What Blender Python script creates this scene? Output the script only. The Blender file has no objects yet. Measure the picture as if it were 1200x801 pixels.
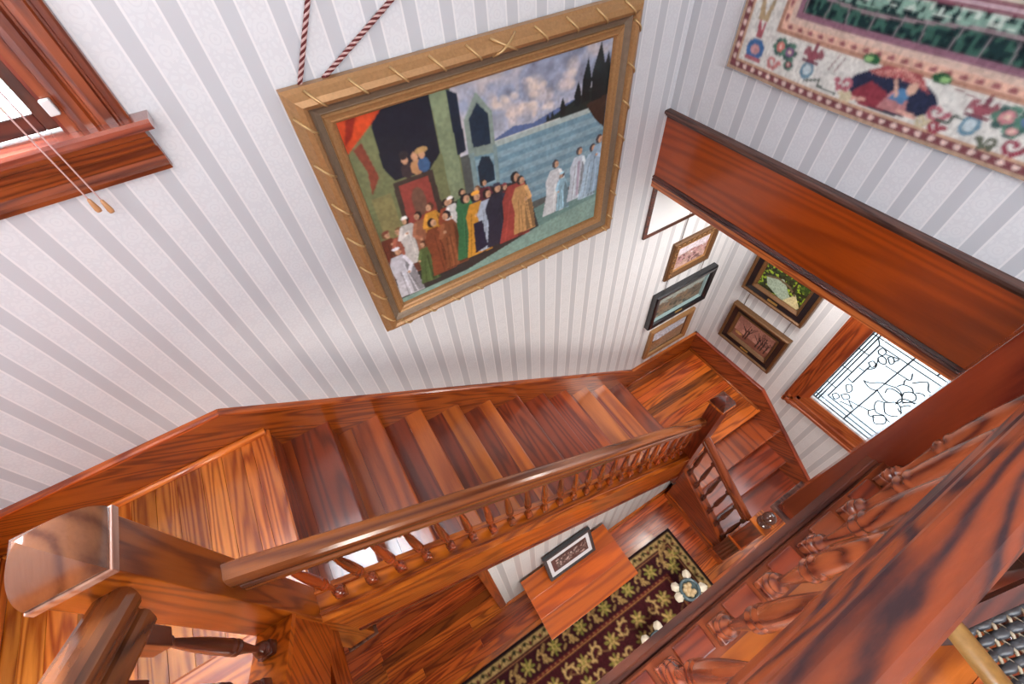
import bpy, bmesh, math, random
import numpy as np
from mathutils import Vector, Matrix

S = bpy.context.scene
COL = S.collection
random.seed(7)
RNG = np.random.RandomState(11)

# ------------------------------------------------------------------ camera, world, lights, exposure
cam_d = bpy.data.cameras.new('camera')
cam = bpy.data.objects.new('camera', cam_d)
COL.objects.link(cam)
cam_d.sensor_fit = 'HORIZONTAL'
cam_d.sensor_width = 36.0
cam_d.lens = 499.09 * 36.0 / 1200.0
cam_d.clip_start = 0.02
cam_d.clip_end = 100
cam.matrix_world = Matrix(((0.85149625, 0.44281233, -0.28084048, 0.0),
                           (-0.5211658, 0.65565762, -0.54635088, 0.0),
                           (-0.0577957, 0.61158018, 0.78906865, 5.046),
                           (0, 0, 0, 1)))
S.camera = cam

w = bpy.data.worlds.new('sky')
S.world = w
w.use_nodes = True
w.node_tree.nodes['Background'].inputs[0].default_value = (0.82, 0.92, 1.0, 1)
w.node_tree.nodes['Background'].inputs[1].default_value = 11.0


def area_light(name, loc, aim, sx, sy, power, color):
    d = bpy.data.lights.new(name, 'AREA')
    d.shape = 'RECTANGLE'
    d.size = sx
    d.size_y = sy
    d.energy = power
    d.color = color
    o = bpy.data.objects.new(name, d)
    o.location = loc
    o.rotation_euler = (Vector(aim) - Vector(loc)).to_track_quat('-Z', 'Y').to_euler()
    COL.objects.link(o)
    return o


area_light('window_daylight', (-0.9, 2.9, 6.3), (-0.86, 1.2, 4.6), 1.6, 1.6, 300, (0.80, 0.90, 1.0))
area_light('stained_window_daylight', (4.7, -0.06, 3.5), (3.0, -0.06, 1.3), 1.6, 1.6, 160, (0.86, 0.94, 1.0))
area_light('hall_fill_light', (-0.7, -1.7, 6.75), (0.6, 0.6, 2), 1.3, 1.3, 52, (1.0, 0.96, 0.92))  # added soft fill from high up, not a known lamp
area_light('rear_fill_light', (0.3, -2.8, 5.4), (0.6, 1.7, 3.6), 2.2, 1.6, 70, (0.84, 0.92, 1.0))  # added fill inside the hall, no window is built behind it
area_light('ground_fill_light', (0.4, -1.7, 3.3), (0.9, 0.2, 0), 1.2, 0.8, 72, (1.0, 0.92, 0.82))  # added fill to brighten the ground floor and rug
area_light('landing_fill_light', (2.7, 0.7, 3.4), (2.7, 0.8, 0), 0.5, 0.5, 22, (1.0, 0.94, 0.88))  # added fill to brighten the lower landing alcove

S.view_settings.view_transform = 'Standard'
S.view_settings.look = 'None'
S.view_settings.gamma = 1
S.view_settings.use_curve_mapping = False
S.view_settings.exposure = 0.52

# ------------------------------------------------------------------ materials


def srgb(r, g, b):
    f = lambda c: (c / 12.92 if c <= 0.04045 else ((c + 0.055) / 1.055) ** 2.4)
    return (f(r / 255), f(g / 255), f(b / 255), 1)


class NT:
    """small helper round a material's node tree"""

    def __init__(s, name):
        s.m = bpy.data.materials.new(name)
        s.m.use_nodes = True
        s.t = s.m.node_tree
        s.b = s.t.nodes['Principled BSDF']

    def n(s, kind, **kw):
        nd = s.t.nodes.new(kind)
        for k, v in kw.items():
            setattr(nd, k, v)
        return nd

    def put(s, sock, v):
        if isinstance(v, bpy.types.NodeSocket):
            s.t.links.new(v, sock)
        elif v is not None:
            sock.default_value = v

    def math(s, op, a, b=None, c=None):
        nd = s.n('ShaderNodeMath', operation=op)
        for i, v in enumerate((a, b, c)):
            s.put(nd.inputs[i], v)
        return nd.outputs[0]

    def vmath(s, op, a, b=None):
        nd = s.n('ShaderNodeVectorMath', operation=op)
        s.put(nd.inputs[0], a)
        s.put(nd.inputs[1], b)
        return nd.outputs['Value'] if op in ('DOT_PRODUCT', 'LENGTH') else nd.outputs[0]

    def mix(s, f, a, b, mode='MIX'):
        nd = s.n('ShaderNodeMix', data_type='RGBA', blend_type=mode)
        s.put(nd.inputs[0], f)
        s.put(nd.inputs[6], a)
        s.put(nd.inputs[7], b)
        return nd.outputs[2]

    def noise(s, vec, scale, detail=2.0, rough=0.5, dist=0.0):
        nd = s.n('ShaderNodeTexNoise')
        s.put(nd.inputs['Vector'], vec)
        nd.inputs['Scale'].default_value = scale
        nd.inputs['Detail'].default_value = detail
        nd.inputs['Roughness'].default_value = rough
        nd.inputs['Distortion'].default_value = dist
        return nd.outputs[0]

    def ramp(s, f, stops):
        nd = s.n('ShaderNodeValToRGB')
        s.put(nd.inputs[0], f)
        e = nd.color_ramp.elements
        while len(e) < len(stops):
            e.new(0.5)
        for el, (p, c) in zip(e, stops):
            el.position = p
            el.color = c
        return nd.outputs[0]

    def bump(s, h, strength=0.2, dist=0.01):
        nd = s.n('ShaderNodeBump')
        nd.inputs['Strength'].default_value = strength
        nd.inputs['Distance'].default_value = dist
        s.put(nd.inputs['Height'], h)
        s.t.links.new(nd.outputs[0], s.b.inputs['Normal'])


def wood(name, d, light, dark, rough=0.3, coat=0.55, fig=9.0, vary=0.5, contrast=0.85, stretch=0.09, rings_n=62.0, tone=0.74, coat_ior=1.5, coat_rough=0.16):
    """lacquered heart pine; d = grain direction in the object's own axes"""
    k = NT(name)
    d = Vector(d).normalized()
    e1 = d.cross(Vector((0.31, 0.77, 0.55))).normalized()
    e2 = d.cross(e1)
    tc = k.n('ShaderNodeTexCoord').outputs['Object']
    oi = k.n('ShaderNodeObjectInfo')
    rnd = oi.outputs['Random']
    u = k.math('MULTIPLY', k.vmath('DOT_PRODUCT', tc, tuple(d)), stretch)
    v = k.vmath('DOT_PRODUCT', tc, tuple(e1))
    x = k.vmath('DOT_PRODUCT', tc, tuple(e2))
    cmb = k.n('ShaderNodeCombineXYZ')
    k.put(cmb.inputs[0], k.math('MULTIPLY_ADD', rnd, 17.3, u))
    k.put(cmb.inputs[1], k.math('MULTIPLY_ADD', rnd, 5.7, v))
    k.put(cmb.inputs[2], x)
    P = cmb.outputs[0]
    n1 = k.noise(P, fig, 1.5, 0.45)
    rings = k.math('MULTIPLY_ADD', k.math('SINE', k.math('MULTIPLY', n1, rings_n)), 0.5, 0.5)
    rings = k.math('POWER', rings, 1.6)
    streak = k.noise(P, 95, 3, 0.6)
    f = k.math('ADD', k.math('MULTIPLY', rings, 0.62), k.math('MULTIPLY', streak, 0.5))
    f = k.math('SUBTRACT', f, 0.12)
    mid = tuple(0.62 * a + 0.38 * b for a, b in zip(light, dark))
    c = k.ramp(f, [(0.08, light), (0.42, mid), (0.78, tuple(contrast * b + (1 - contrast) * a for a, b in zip(light, dark)))])
    # board to board change of tone and a broad soft change along a board
    big = k.noise(P, 2.2, 1, 0.5)
    val = k.math('MULTIPLY_ADD', k.math('SUBTRACT', k.math('FRACT', k.math('MULTIPLY', rnd, 7.77)), 0.5), vary, 1.0)
    val = k.math('MULTIPLY', val, k.math('MULTIPLY_ADD', big, 0.7, 0.65))
    hsv = k.n('ShaderNodeHueSaturation')
    k.put(hsv.inputs['Color'], c)
    hsv.inputs['Saturation'].default_value = 1.04
    k.put(hsv.inputs['Value'], k.math('MULTIPLY', val, tone))
    k.put(hsv.inputs['Hue'], k.math('MULTIPLY_ADD', k.math('FRACT', k.math('MULTIPLY', rnd, 3.33)), 0.022 * vary, 0.5 - 0.011 * vary))
    k.put(k.b.inputs['Base Color'], hsv.outputs[0])
    k.b.inputs['Roughness'].default_value = rough
    k.b.inputs['Coat Weight'].default_value = coat
    k.b.inputs['Coat Roughness'].default_value = coat_rough
    k.b.inputs['Coat IOR'].default_value = coat_ior
    k.bump(streak, 0.12, 0.004)
    return k.m


LT, DK = srgb(196, 104, 52), srgb(118, 46, 24)
SL = 0.1857 / 0.2627


def trio(nm, light, dark, **kw):
    return {a: wood('%s_%s' % (nm, a), dd, light, dark, **kw) for a, dd in
            dict(x=(1, 0, 0), y=(0, 1, 0), z=(0, 0, 1), s=(1, 0, -SL), t=(0, 1, -SL), w=(0, -1, -SL)).items()}


PINE = trio('heart_pine', srgb(206, 108, 50), srgb(122, 46, 22))
FLOORW = trio('floor_pine', srgb(196, 104, 54), srgb(112, 46, 26), vary=0.8, tone=.92)
LANDW = trio('landing_pine', srgb(226, 138, 66), srgb(146, 62, 26), vary=0.6, rough=0.26, coat=1, coat_ior=1.62, coat_rough=.2, tone=.9)
RED = trio('red_stained_pine', srgb(164, 78, 48), srgb(92, 34, 26), rough=0.32)
TREAD = trio('tread_pine', srgb(164, 76, 46), srgb(104, 42, 28), vary=0.25, rough=0.3, fig=6, coat=1, coat_ior=1.6, coat_rough=.22, tone=.85)
DARKW = trio('dark_stained_wood', srgb(112, 54, 38), srgb(54, 24, 20), rough=0.3)
OLDW = trio('worn_dark_moulding', srgb(122, 82, 70), srgb(62, 34, 30), rough=0.5, coat=0.2)
RAILW = trio('gallery_oak', srgb(176, 88, 54), srgb(84, 34, 30), fig=7, rough=0.26, vary=0.1, contrast=1.0)


def plain(name, col, rough=0.5, metal=0.0, coat=0.0, noise_amt=0.25, scale=60):
    k = NT(name)
    tc = k.n('ShaderNodeTexCoord').outputs['Object']
    nz = k.noise(tc, scale, 3)
    dk = tuple(c * (1 - noise_amt) for c in col[:3]) + (1,)
    k.put(k.b.inputs['Base Color'], k.mix(nz, dk, col))
    k.b.inputs['Roughness'].default_value = rough
    k.b.inputs['Metallic'].default_value = metal
    k.b.inputs['Coat Weight'].default_value = coat
    k.bump(nz, 0.1, 0.002)
    return k.m


GILT = plain('dull_gilt', srgb(186, 140, 92), 0.42, 0.35, 0.1, 0.45, 90)
GILT_LT = plain('bright_gilt', srgb(214, 178, 124), 0.32, 0.5, 0.1, 0.35, 120)
GILT_GREY = plain('grey_gilt_cove', srgb(138, 118, 98), 0.5, 0.2, 0.0, 0.35, 60)
BLACKP = plain('black_lacquer', srgb(24, 26, 32), 0.28, 0, 0.5, 0.3)
BRONZE = plain('brown_gilt', srgb(120, 84, 52), 0.4, 0.3, 0.1, 0.55, 80)
BRASS = plain('brass_plate', srgb(206, 170, 96), 0.3, 0.7, 0, 0.2)
GREYF = plain('charcoal_frame', srgb(62, 64, 70), 0.45, 0, 0.1, 0.25)
MATB = plain('white_mat_board', srgb(226, 230, 240), 0.6, 0, 0, 0.04)
PORC = plain('cream_porcelain', srgb(250, 242, 222), 0.2, 0, 0.6, 0.08)
BLUEG = plain('blue_grey_glaze', srgb(96, 122, 132), 0.25, 0, 0.6, 0.4)
LEAD = plain('lead_came', srgb(36, 44, 50), 0.45, 0.4, 0, 0.2)
WIRE = plain('picture_wire', srgb(110, 100, 90), 0.5, 0.5, 0, 0.2)
CORD_R = plain('dark_red_cord', srgb(110, 40, 40), 0.8, 0, 0, 0.4, 300)
CORD_W = plain('pale_pink_cord', srgb(216, 180, 176), 0.8, 0, 0, 0.3, 300)
TASSEL = plain('pale_wood_tassel', srgb(206, 150, 100), 0.45, 0, 0.2, 0.25)
WHITEP = plain('white_panel', srgb(232, 236, 240), 0.55, 0, 0, 0.04)
WHITEM = plain('white_metal', srgb(225, 225, 225), 0.35, 0.1, 0.2, 0.1)
CEILP = plain('ceiling_plaster', srgb(232, 230, 225), 0.9, 0, 0, 0.05)
WEAVE_D = plain('dark_woven_cane', srgb(66, 66, 70), 0.4, 0, 0.2, 0.4, 200)
WEAVE_L = plain('pale_woven_cane', srgb(190, 176, 150), 0.45, 0, 0.2, 0.4, 200)
CHAIRG = plain('yellow_brown_varnish', srgb(190, 140, 76), 0.35, 0, 0.4, 0.5, 140)
SOIL = plain('cream_bloom', srgb(232, 206, 160), 0.5, 0, 0, 0.3)


def wallpaper(name, axis):
    k = NT(name)
    pos = k.n('ShaderNodeNewGeometry').outputs['Position']
    sep = k.n('ShaderNodeSeparateXYZ')
    k.put(sep.inputs[0], pos)
    c = sep.outputs[axis]
    z = sep.outputs[2]
    per = 0.134
    f = k.math('FRACT', k.math('DIVIDE', k.math('ADD', c, 20.03), per))          # 0..1 over a repeat
    dst = k.math('ABSOLUTE', k.math('SUBTRACT', f, 0.5))                         # 0 at the patterned centre, .5 at the plain band
    band = k.n('ShaderNodeMapRange')
    band.inputs[1].default_value = 0.315
    band.inputs[2].default_value = 0.335
    k.put(band.inputs[0], dst)
    edge = k.math('COMPARE', dst, 0.30, 0.022)
    # rosettes down the centre of each patterned stripe with sprigs between
    dx = k.math('MULTIPLY', k.math('SUBTRACT', f, 0.5), per)
    zz = k.math('MULTIPLY', k.math('SUBTRACT', k.math('FRACT', k.math('DIVIDE', z, 0.115)), 0.5), 0.115)
    r = k.math('SQRT', k.math('ADD', k.math('MULTIPLY', dx, dx), k.math('MULTIPLY', zz, zz)))
    ros = k.math('MULTIPLY', k.math('SINE', k.math('MULTIPLY', r, 560.0)), k.math('LESS_THAN', r, 0.024))
    vor = k.n('ShaderNodeTexVoronoi', feature='DISTANCE_TO_EDGE')
    k.put(vor.inputs['Vector'], pos)
    vor.inputs['Scale'].default_value = 55
    sprig = k.math('MULTIPLY', k.math('LESS_THAN', vor.outputs[0], 0.16), k.math('GREATER_THAN', r, 0.026))
    pat = k.math('ADD', k.math('MULTIPLY', ros, 0.5), k.math('MULTIPLY', sprig, 0.45))
    pat = k.math('MULTIPLY', pat, k.math('LESS_THAN', dst, 0.27))
    big = k.noise(pos, 1.3, 2)
    base = k.mix(big, srgb(208, 211, 216), srgb(220, 220, 222))
    base = k.mix(k.math('MULTIPLY', pat, 0.26), base, srgb(166, 166, 176))
    base = k.mix(band.outputs[0], base, srgb(191, 193, 198))
    base = k.mix(k.math('MULTIPLY', edge, 0.7), base, srgb(228, 226, 227))
    k.put(k.b.inputs['Base Color'], base)
    k.put(k.b.inputs['Roughness'], k.math('MULTIPLY_ADD', band.outputs[0], -0.2, 0.62))
    k.b.inputs['Specular IOR Level'].default_value = 0.6
    k.bump(k.math('ADD', pat, k.noise(pos, 500, 1)), 0.06, 0.001)
    return k.m


PAPER_X = wallpaper('striped_wallpaper_x', 0)
PAPER_Y = wallpaper('striped_wallpaper_y', 1)


def art_material(name, rough=0.35, coat=0.3, bump=0.0, spec=0.5):
    k = NT(name)
    at = k.n('ShaderNodeAttribute', attribute_name='pigment')
    k.put(k.b.inputs['Base Color'], at.outputs['Color'])
    k.b.inputs['Roughness'].default_value = rough
    k.b.inputs['Coat Weight'].default_value = coat
    k.b.inputs['Specular IOR Level'].default_value = spec
    if bump:
        tc = k.n('ShaderNodeTexCoord').outputs['Object']
        k.bump(k.noise(tc, 900, 2), bump, 0.003)
    return k.m


OIL = art_material('oil_paint', 0.4, 0.35, 0.1)
TEXTILE = art_material('woven_textile', 0.9, 0.0, 0.5, 0.2)
PRINT = art_material('photographic_print', 0.3, 0.4)


def glass_mat(name, frosted=True):
    k = NT(name)
    t = k.t
    out = t.nodes['Material Output']
    tr = k.n('ShaderNodeBsdfTransparent')
    if frosted:
        tr.inputs['Color'].default_value = (0.36, 0.373, 0.378, 1)
    gl = k.n('ShaderNodeBsdfGlossy')
    gl.inputs['Roughness'].default_value = 0.05
    mx = k.n('ShaderNodeMixShader')
    mx.inputs[0].default_value = 0.06
    if frosted:
        tl = k.n('ShaderNodeBsdfTranslucent')
        tl.inputs['Color'].default_value = (0.95, 0.98, 1, 1)
        m2 = k.n('ShaderNodeMixShader')
        m2.inputs[0].default_value = 0.06
        t.links.new(tr.outputs[0], m2.inputs[1])
        t.links.new(tl.outputs[0], m2.inputs[2])
        t.links.new(m2.outputs[0], mx.inputs[1])
    else:
        t.links.new(tr.outputs[0], mx.inputs[1])
    t.links.new(gl.outputs[0], mx.inputs[2])
    t.links.new(mx.outputs[0], out.inputs['Surface'])
    return k.m


PANE = glass_mat('textured_window_glass')
CLEAR = glass_mat('clear_window_glass', False)

# ------------------------------------------------------------------ object helpers
ORG = {}


def tag(o, label=None, cat=None, group=None, kind=None):
    if label:
        o['label'] = label
    if cat:
        o['category'] = cat
    if group:
        o['group'] = group
    if kind:
        o['kind'] = kind
    return o


def thing(name, loc, label, cat, group=None, kind=None):
    o = bpy.data.objects.new(name, None)
    o.empty_display_size = 0.1
    o.location = loc
    COL.objects.link(o)
    ORG[o.name] = Vector(loc)
    return tag(o, label, cat, group, kind)


def org(o):
    return ORG[o.name]


def link_mesh(name, me, parent=None, smooth=False):
    if smooth:
        for p in me.polygons:
            p.use_smooth = True
    o = bpy.data.objects.new(name, me)
    COL.objects.link(o)
    if parent is not None:
        o.parent = parent
    return o


def obj(name, bm, mat, parent=None, smooth=False, label=None, loc=None):
    """bm is in world space; the mesh is stored relative to its thing's base"""
    base = org(parent) if parent is not None else Vector(loc or (0, 0, 0))
    if base.length:
        bmesh.ops.translate(bm, verts=bm.verts, vec=-base)
    bmesh.ops.recalc_face_normals(bm, faces=bm.faces)
    me = bpy.data.meshes.new(name)
    bm.to_mesh(me)
    bm.free()
    me.materials.append(mat)
    o = link_mesh(name, me, parent, smooth)
    if parent is None:
        o.location = base
    ORG[o.name] = base
    if label:
        o['label'] = label
    return o


def box(bm, x0, x1, y0, y1, z0, z1, bev=0.0):
    r = bmesh.ops.create_cube(bm, size=1)
    vs = r['verts']
    for v in vs:
        v.co = Vector(((x0 + x1) / 2 + v.co.x * (x1 - x0), (y0 + y1) / 2 + v.co.y * (y1 - y0), (z0 + z1) / 2 + v.co.z * (z1 - z0)))
    if bev:
        es = list({e for v in vs for e in v.link_edges})
        bmesh.ops.bevel(bm, geom=es, offset=bev, segments=2, affect='EDGES', profile=0.5)
    return bm


def B(*a, bev=0.0):
    return box(bmesh.new(), *a, bev=bev)


def prism(bm, pts, axis, a, b):
    """polygon pts in the plane across 'axis' swept from a to b"""
    def mk(p, t):
        if axis == 0:
            return (t, p[0], p[1])
        if axis == 1:
            return (p[0], t, p[1])
        return (p[0], p[1], t)
    f0 = [bm.verts.new(mk(p, a)) for p in pts]
    f1 = [bm.verts.new(mk(p, b)) for p in pts]
    n = len(pts)
    bm.faces.new(f0)
    bm.faces.new(f1[::-1])
    for i in range(n):
        bm.faces.new((f0[i], f0[(i + 1) % n], f1[(i + 1) % n], f1[i]))
    return bm


def sweep(bm, prof, p0, p1, side, up, m0=0.0, m1=0.0):
    """profile (s,u) pts extruded from p0 to p1"""
    p0, p1, side, up = map(Vector, (p0, p1, side, up))
    d = (p1 - p0).normalized()
    f0 = [bm.verts.new(p0 + side * s + up * u + d * (m0 * s)) for s, u in prof]
    f1 = [bm.verts.new(p1 + side * s + up * u + d * (m1 * s)) for s, u in prof]
    n = len(prof)
    bm.faces.new(f0)
    bm.faces.new(f1[::-1])
    for i in range(n):
        bm.faces.new((f0[i], f0[(i + 1) % n], f1[(i + 1) % n], f1[i]))
    return bm


def lathe(bm, prof, seg=12, c=(0, 0, 0)):
    rings = []
    for r, z in prof:
        rings.append([bm.verts.new((c[0] + r * math.cos(2 * math.pi * i / seg), c[1] + r * math.sin(2 * math.pi * i / seg), c[2] + z)) for i in range(seg)])
    for a, b in zip(rings, rings[1:]):
        for i in range(seg):
            bm.faces.new((a[i], a[(i + 1) % seg], b[(i + 1) % seg], b[i]))
    bm.faces.new(rings[0][::-1])
    bm.faces.new(rings[-1])
    return bm


def tube(bm, pts, r, seg=6):
    pts = [Vector(p) for p in pts]
    rings = []
    prev = None
    for i, p in enumerate(pts):
        d = (pts[min(i + 1, len(pts) - 1)] - pts[max(i - 1, 0)]).normalized()
        ref = prev if prev is not None else (Vector((0, 0, 1)) if abs(d.z) < 0.9 else Vector((1, 0, 0)))
        e1 = (ref - d * ref.dot(d)).normalized()
        prev = e1
        e2 = d.cross(e1)
        rings.append([bm.verts.new(p + e1 * (r * math.cos(2 * math.pi * k / seg)) + e2 * (r * math.sin(2 * math.pi * k / seg))) for k in range(seg)])
    for a, b in zip(rings, rings[1:]):
        for k in range(seg):
            bm.faces.new((a[k], a[(k + 1) % seg], b[(k + 1) % seg], b[k]))
    bm.faces.new(rings[0][::-1])
    bm.faces.new(rings[-1])
    return bm


def struct(name, bm, mat, label=None, parent=None):
    o = obj(name, bm, mat, parent)
    o['kind'] = 'structure'
    if label:
        o['label'] = label
    return o


# ------------------------------------------------------------------ the setting
Y0 = 1.7          # wall_left plane
XB = 2.006        # upper part of wall_far
XL = 3.32         # lower part of wall_far, beyond the header
XC = -1.95        # wall_back
Z_LOW, Z_UP, Z_GAL = 0.74, 2.966, 3.885
TOP = 6.9
YD = -3.0

# window in wall_left
WX0, WX1, WZ0, WZ1 = -1.80, -0.46, 4.515, 6.15
bm = bmesh.new()
box(bm, XC - .15, WX0, Y0, Y0 + .16, -.1, TOP)
box(bm, WX1, XL + .15, Y0, Y0 + .16, -.1, TOP)
box(bm, WX0, WX1, Y0, Y0 + .16, -.1, WZ0)
box(bm, WX0, WX1, Y0, Y0 + .16, WZ1, TOP)
struct('wall_left', bm, PAPER_X, 'tall wall in striped wallpaper beside the stairs')
struct('wall_far', B(XB, XB + .14, YD, Y0, 3.45, TOP), PAPER_Y, 'upper wall in striped wallpaper behind the tapestry')
# lower far wall with its stained glass opening
GY0, GY1, GZ0, GZ1 = -0.52, 0.392, 1.385, 2.36
bm = bmesh.new()
box(bm, XL, XL + .16, YD, GY0, -.1, 3.6)
box(bm, XL, XL + .16, GY1, Y0 + .16, -.1, 3.6)
box(bm, XL, XL + .16, GY0, GY1, -.1, GZ0)
box(bm, XL, XL + .16, GY0, GY1, GZ1, 3.6)
struct('wall_alcove', bm, PAPER_Y, 'lower wall in striped wallpaper round the stained glass window')
struct('wall_back', B(XC - .15, XC, YD, Y0, -.1, TOP), PAPER_Y, 'wall behind the upper landing')
struct('wall_right', B(XC - .15, XL + .15, YD - .15, YD, -.1, TOP), PAPER_X, 'far right wall of the hall')
struct('ceiling', B(XC - .15, XL + .15, YD - .15, Y0 + .15, TOP, TOP + .1), CEILP, 'plaster ceiling over the stair hall')
struct('ceiling_alcove', B(XB, XL, YD, Y0, 3.45, 3.55), CEILP, 'low ceiling over the lower landing')


def planks(parent, mats, ax, lo, hi, c0, c1, zt, width, lens=(0.9, 2.2), th=0.018, gap=0.0016, rows=None):
    """boards running along axis ax from lo to hi, laid side by side from c0 to c1"""
    c = c0
    cnt = 0
    while c < c1 - 0.01:
        e = min(c + width, c1)
        if rows is None or rows(c, e):
            t = lo
            first = True
            while t < hi - 0.02:
                L = random.uniform(*lens) * (random.uniform(0.35, 1) if first else 1)
                first = False
                t2 = min(t + L, hi)
                if hi - t2 < 0.3:
                    t2 = hi
                dz = random.uniform(-0.0006, 0.0006)
                if ax == 0:
                    b = B(t + gap / 2, t2 - gap / 2, c + gap / 2, e - gap / 2, zt - th, zt + dz)
                else:
                    b = B(c + gap / 2, e - gap / 2, t + gap / 2, t2 - gap / 2, zt - th, zt + dz)
                obj('plank', b, mats['x' if ax == 0 else 'y'], parent)
                cnt += 1
                t = t2
        c = e
    return cnt


fl = struct('floor', B(XC, XL, YD, Y0, -.1, -.018), DARKW['x'], 'ground floor of narrow heart pine boards')
planks(fl, FLOORW, 0, XC, XL, -0.62, Y0, 0.0, 0.083, (1.0, 2.6))
obj('plank', B(XC, XL, YD, -0.622, -.018, 0.0), FLOORW['x'], fl)

# lower landing
lowl = struct('floor_lower_landing', B(2.185, XL, 0.66, Y0, Z_LOW - .16, Z_LOW - .02), DARKW['x'], 'small square landing of pine boards in the corner')
planks(lowl, FLOORW, 0, 2.17, XL, 0.76, Y0, Z_LOW, 0.092, (2, 2.2))
nb = bmesh.new()
sweep(nb, [(0, 0), (0, -.03), (.105, -.03), (.12, -.02), (.122, -.01), (.115, 0)], (2.2, 0.758, Z_LOW), (XL, 0.758, Z_LOW), (0, -1, 0), (0, 0, 1))
obj('nosing', nb, FLOORW['x'], lowl)

# upper landing, boards run across it
upl = struct('floor_upper_landing', B(XC, -0.735, -0.3, Y0, Z_UP - .2, Z_UP - .02), DARKW['y'], 'upper landing of wide pale pine boards')
xx = XC
wid = [.115, .10, .12, .105, .12, .11, .10, .12, .105, .10]
i = 0
while xx < -0.80 - 0.02:
    x2 = min(xx + wid[i % 10], -0.80)
    if -0.80 - x2 < 0.05:
        x2 = -0.80
    obj('plank', B(xx + .001, x2 - .001, 0.0, Y0, Z_UP - .02, Z_UP + random.uniform(-.0005, .0005)), LANDW['y'], upl)
    xx = x2
    i += 1
nb = bmesh.new()
sweep(nb, [(0, 0), (0, -.03), (.085, -.03), (.097, -.02), (.098, -.01), (.092, 0)], (-0.799, 0.62, Z_UP), (-0.799, Y0 - .02, Z_UP), (1, 0, 0), (0, 0, 1))
obj('nosing', nb, LANDW['y'], upl)
struct('fascia_upper_landing', B(-0.735, -0.715, -.3, Y0, Z_UP - .22, Z_UP - .03), PINE['y'], 'board below the edge of the upper landing')

# gallery floor
gal = struct('floor_gallery', B(-0.62, XB, YD, -0.115, 3.45, Z_GAL - .02), DARKW['x'], 'gallery floor behind the near balustrade')
planks(gal, FLOORW, 0, -0.62, XB, -1.15, -0.17, Z_GAL, 0.085, (1.0, 2.4), rows=lambda a, b: True)
obj('plank', B(-0.62, XB, YD, -1.152, Z_GAL - .02, Z_GAL), FLOORW['x'], gal)
struct('floor_gallery_end', B(XC, -0.62, YD, -0.40, 3.6, Z_GAL), FLOORW['x'], 'gallery floor at the head of the stairs')

# gallery ledge: stepped moulding on the stairwell side
prof = [(-.10, -.44), (-.10, .0), (-.092, -.0), (-.092, .012), (-.084, .012), (-.080, .018), (-.072, .018), (-.072, .030), (-.0705, .033),
        (-.085, .034), (-.088, .040), (-.094, .040), (-.098, .036), (-.101, .044), (-.105, .044), (-.17, .044), (-.17, -.44)]
bm = bmesh.new()
sweep(bm, [(a, b) for a, b in prof], (-0.60, 0, Z_GAL), (XB - .02, 0, Z_GAL), (0, 1, 0), (0, 0, 1))
struct('trim_gallery', bm, wood('ledge_wood', (1, 0, 0), srgb(120, 64, 46), srgb(58, 28, 24), rough=.3), 'stepped dark moulding along the edge of the gallery floor')

# header across the stairwell (below the tapestry wall)
hd = thing('header_beam', (XB, 0.5, 3.45), 'wide orange-brown board with a worn dark ledge crossing below the tapestry', 'beam')
hd['kind'] = 'structure'
obj('board', B(XB - .012, XB, -1.2, Y0, 3.50, 3.87), wood('header_board', (0, 1, 0), srgb(186, 84, 40), srgb(128, 50, 26), fig=4, contrast=.6, vary=0.05, tone=.85), hd)
bm = bmesh.new()
sweep(bm, [(0, 0), (0, .045), (.034, .045), (.040, .040), (.040, .028), (.030, .024), (.026, .014), (.014, .010), (.012, 0)], (XB, -1.2, 3.868), (XB, Y0, 3.868), (-1, 0, 0), (0, 0, 1))
obj('ledge', bm, OLDW['y'], hd, label='worn dark ledge moulding')
bm = bmesh.new()
sweep(bm, [(0, .036), (0, .068), (.016, .068), (.026, .060), (.018, .050), (.024, .044), (.024, .036)], (XB, -1.2, 3.445), (XB, Y0, 3.445), (-1, 0, 0), (0, 0, 1))
obj('bottom_trim', bm, DARKW['y'], hd)
obj('bottom_board', B(XB - .020, XB, -1.2, Y0, 3.437, 3.481), wood('bottom_board_wood', (0, 1, 0), srgb(206, 120, 70), srgb(120, 54, 36), fig=14, vary=0, tone=.85), hd)

# ------------------------------------------------------------------ skirtings
SK = 0.29


def skirt_board(pts_low, pts_high, axis, plane, thick, mat, name, label, cap_mat=None):
    bm = bmesh.new()
    prism(bm, list(pts_low) + list(pts_high)[::-1], axis, plane, plane + thick)
    o = struct(name, bm, mat, label)
    return o


# wall_left: level, raking, level
xa, xb_ = -0.80, 2.33
zt0, zt1 = Z_UP + SK, Z_LOW + SK
pts_hi = [(XC, zt0), (xa, zt0), (xb_, zt1), (XL, zt1)]
pts_lo = [(XC, Z_UP - .0), (-0.74, Z_UP - .0), (-0.70, Z_UP - .25), (2.19, Z_LOW - .1), (XL, Z_LOW)]
bl = struct('baseboard_left', prism(bmesh.new(), pts_lo + pts_hi[::-1], 1, Y0 - .022, Y0 - .0005), PINE['s'], 'tall raking pine baseboard up the left wall')


def capmould(parent, a, b, side, mat, w_=.034, h=.030):
    a, b = Vector(a), Vector(b)
    d = (b - a).normalized()
    sd = Vector(side)
    up = sd.cross(d)
    if up.z < 0:
        up = -up
    bm = bmesh.new()
    sweep(bm, [(0, -h), (0, .004), (w_ * .7, .004), (w_, -.002), (w_, -h * .35), (w_ * .75, -h * .5), (w_ * .72, -h)], a, b, sd, up)
    return obj('cap_moulding', bm, mat, parent)


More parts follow.
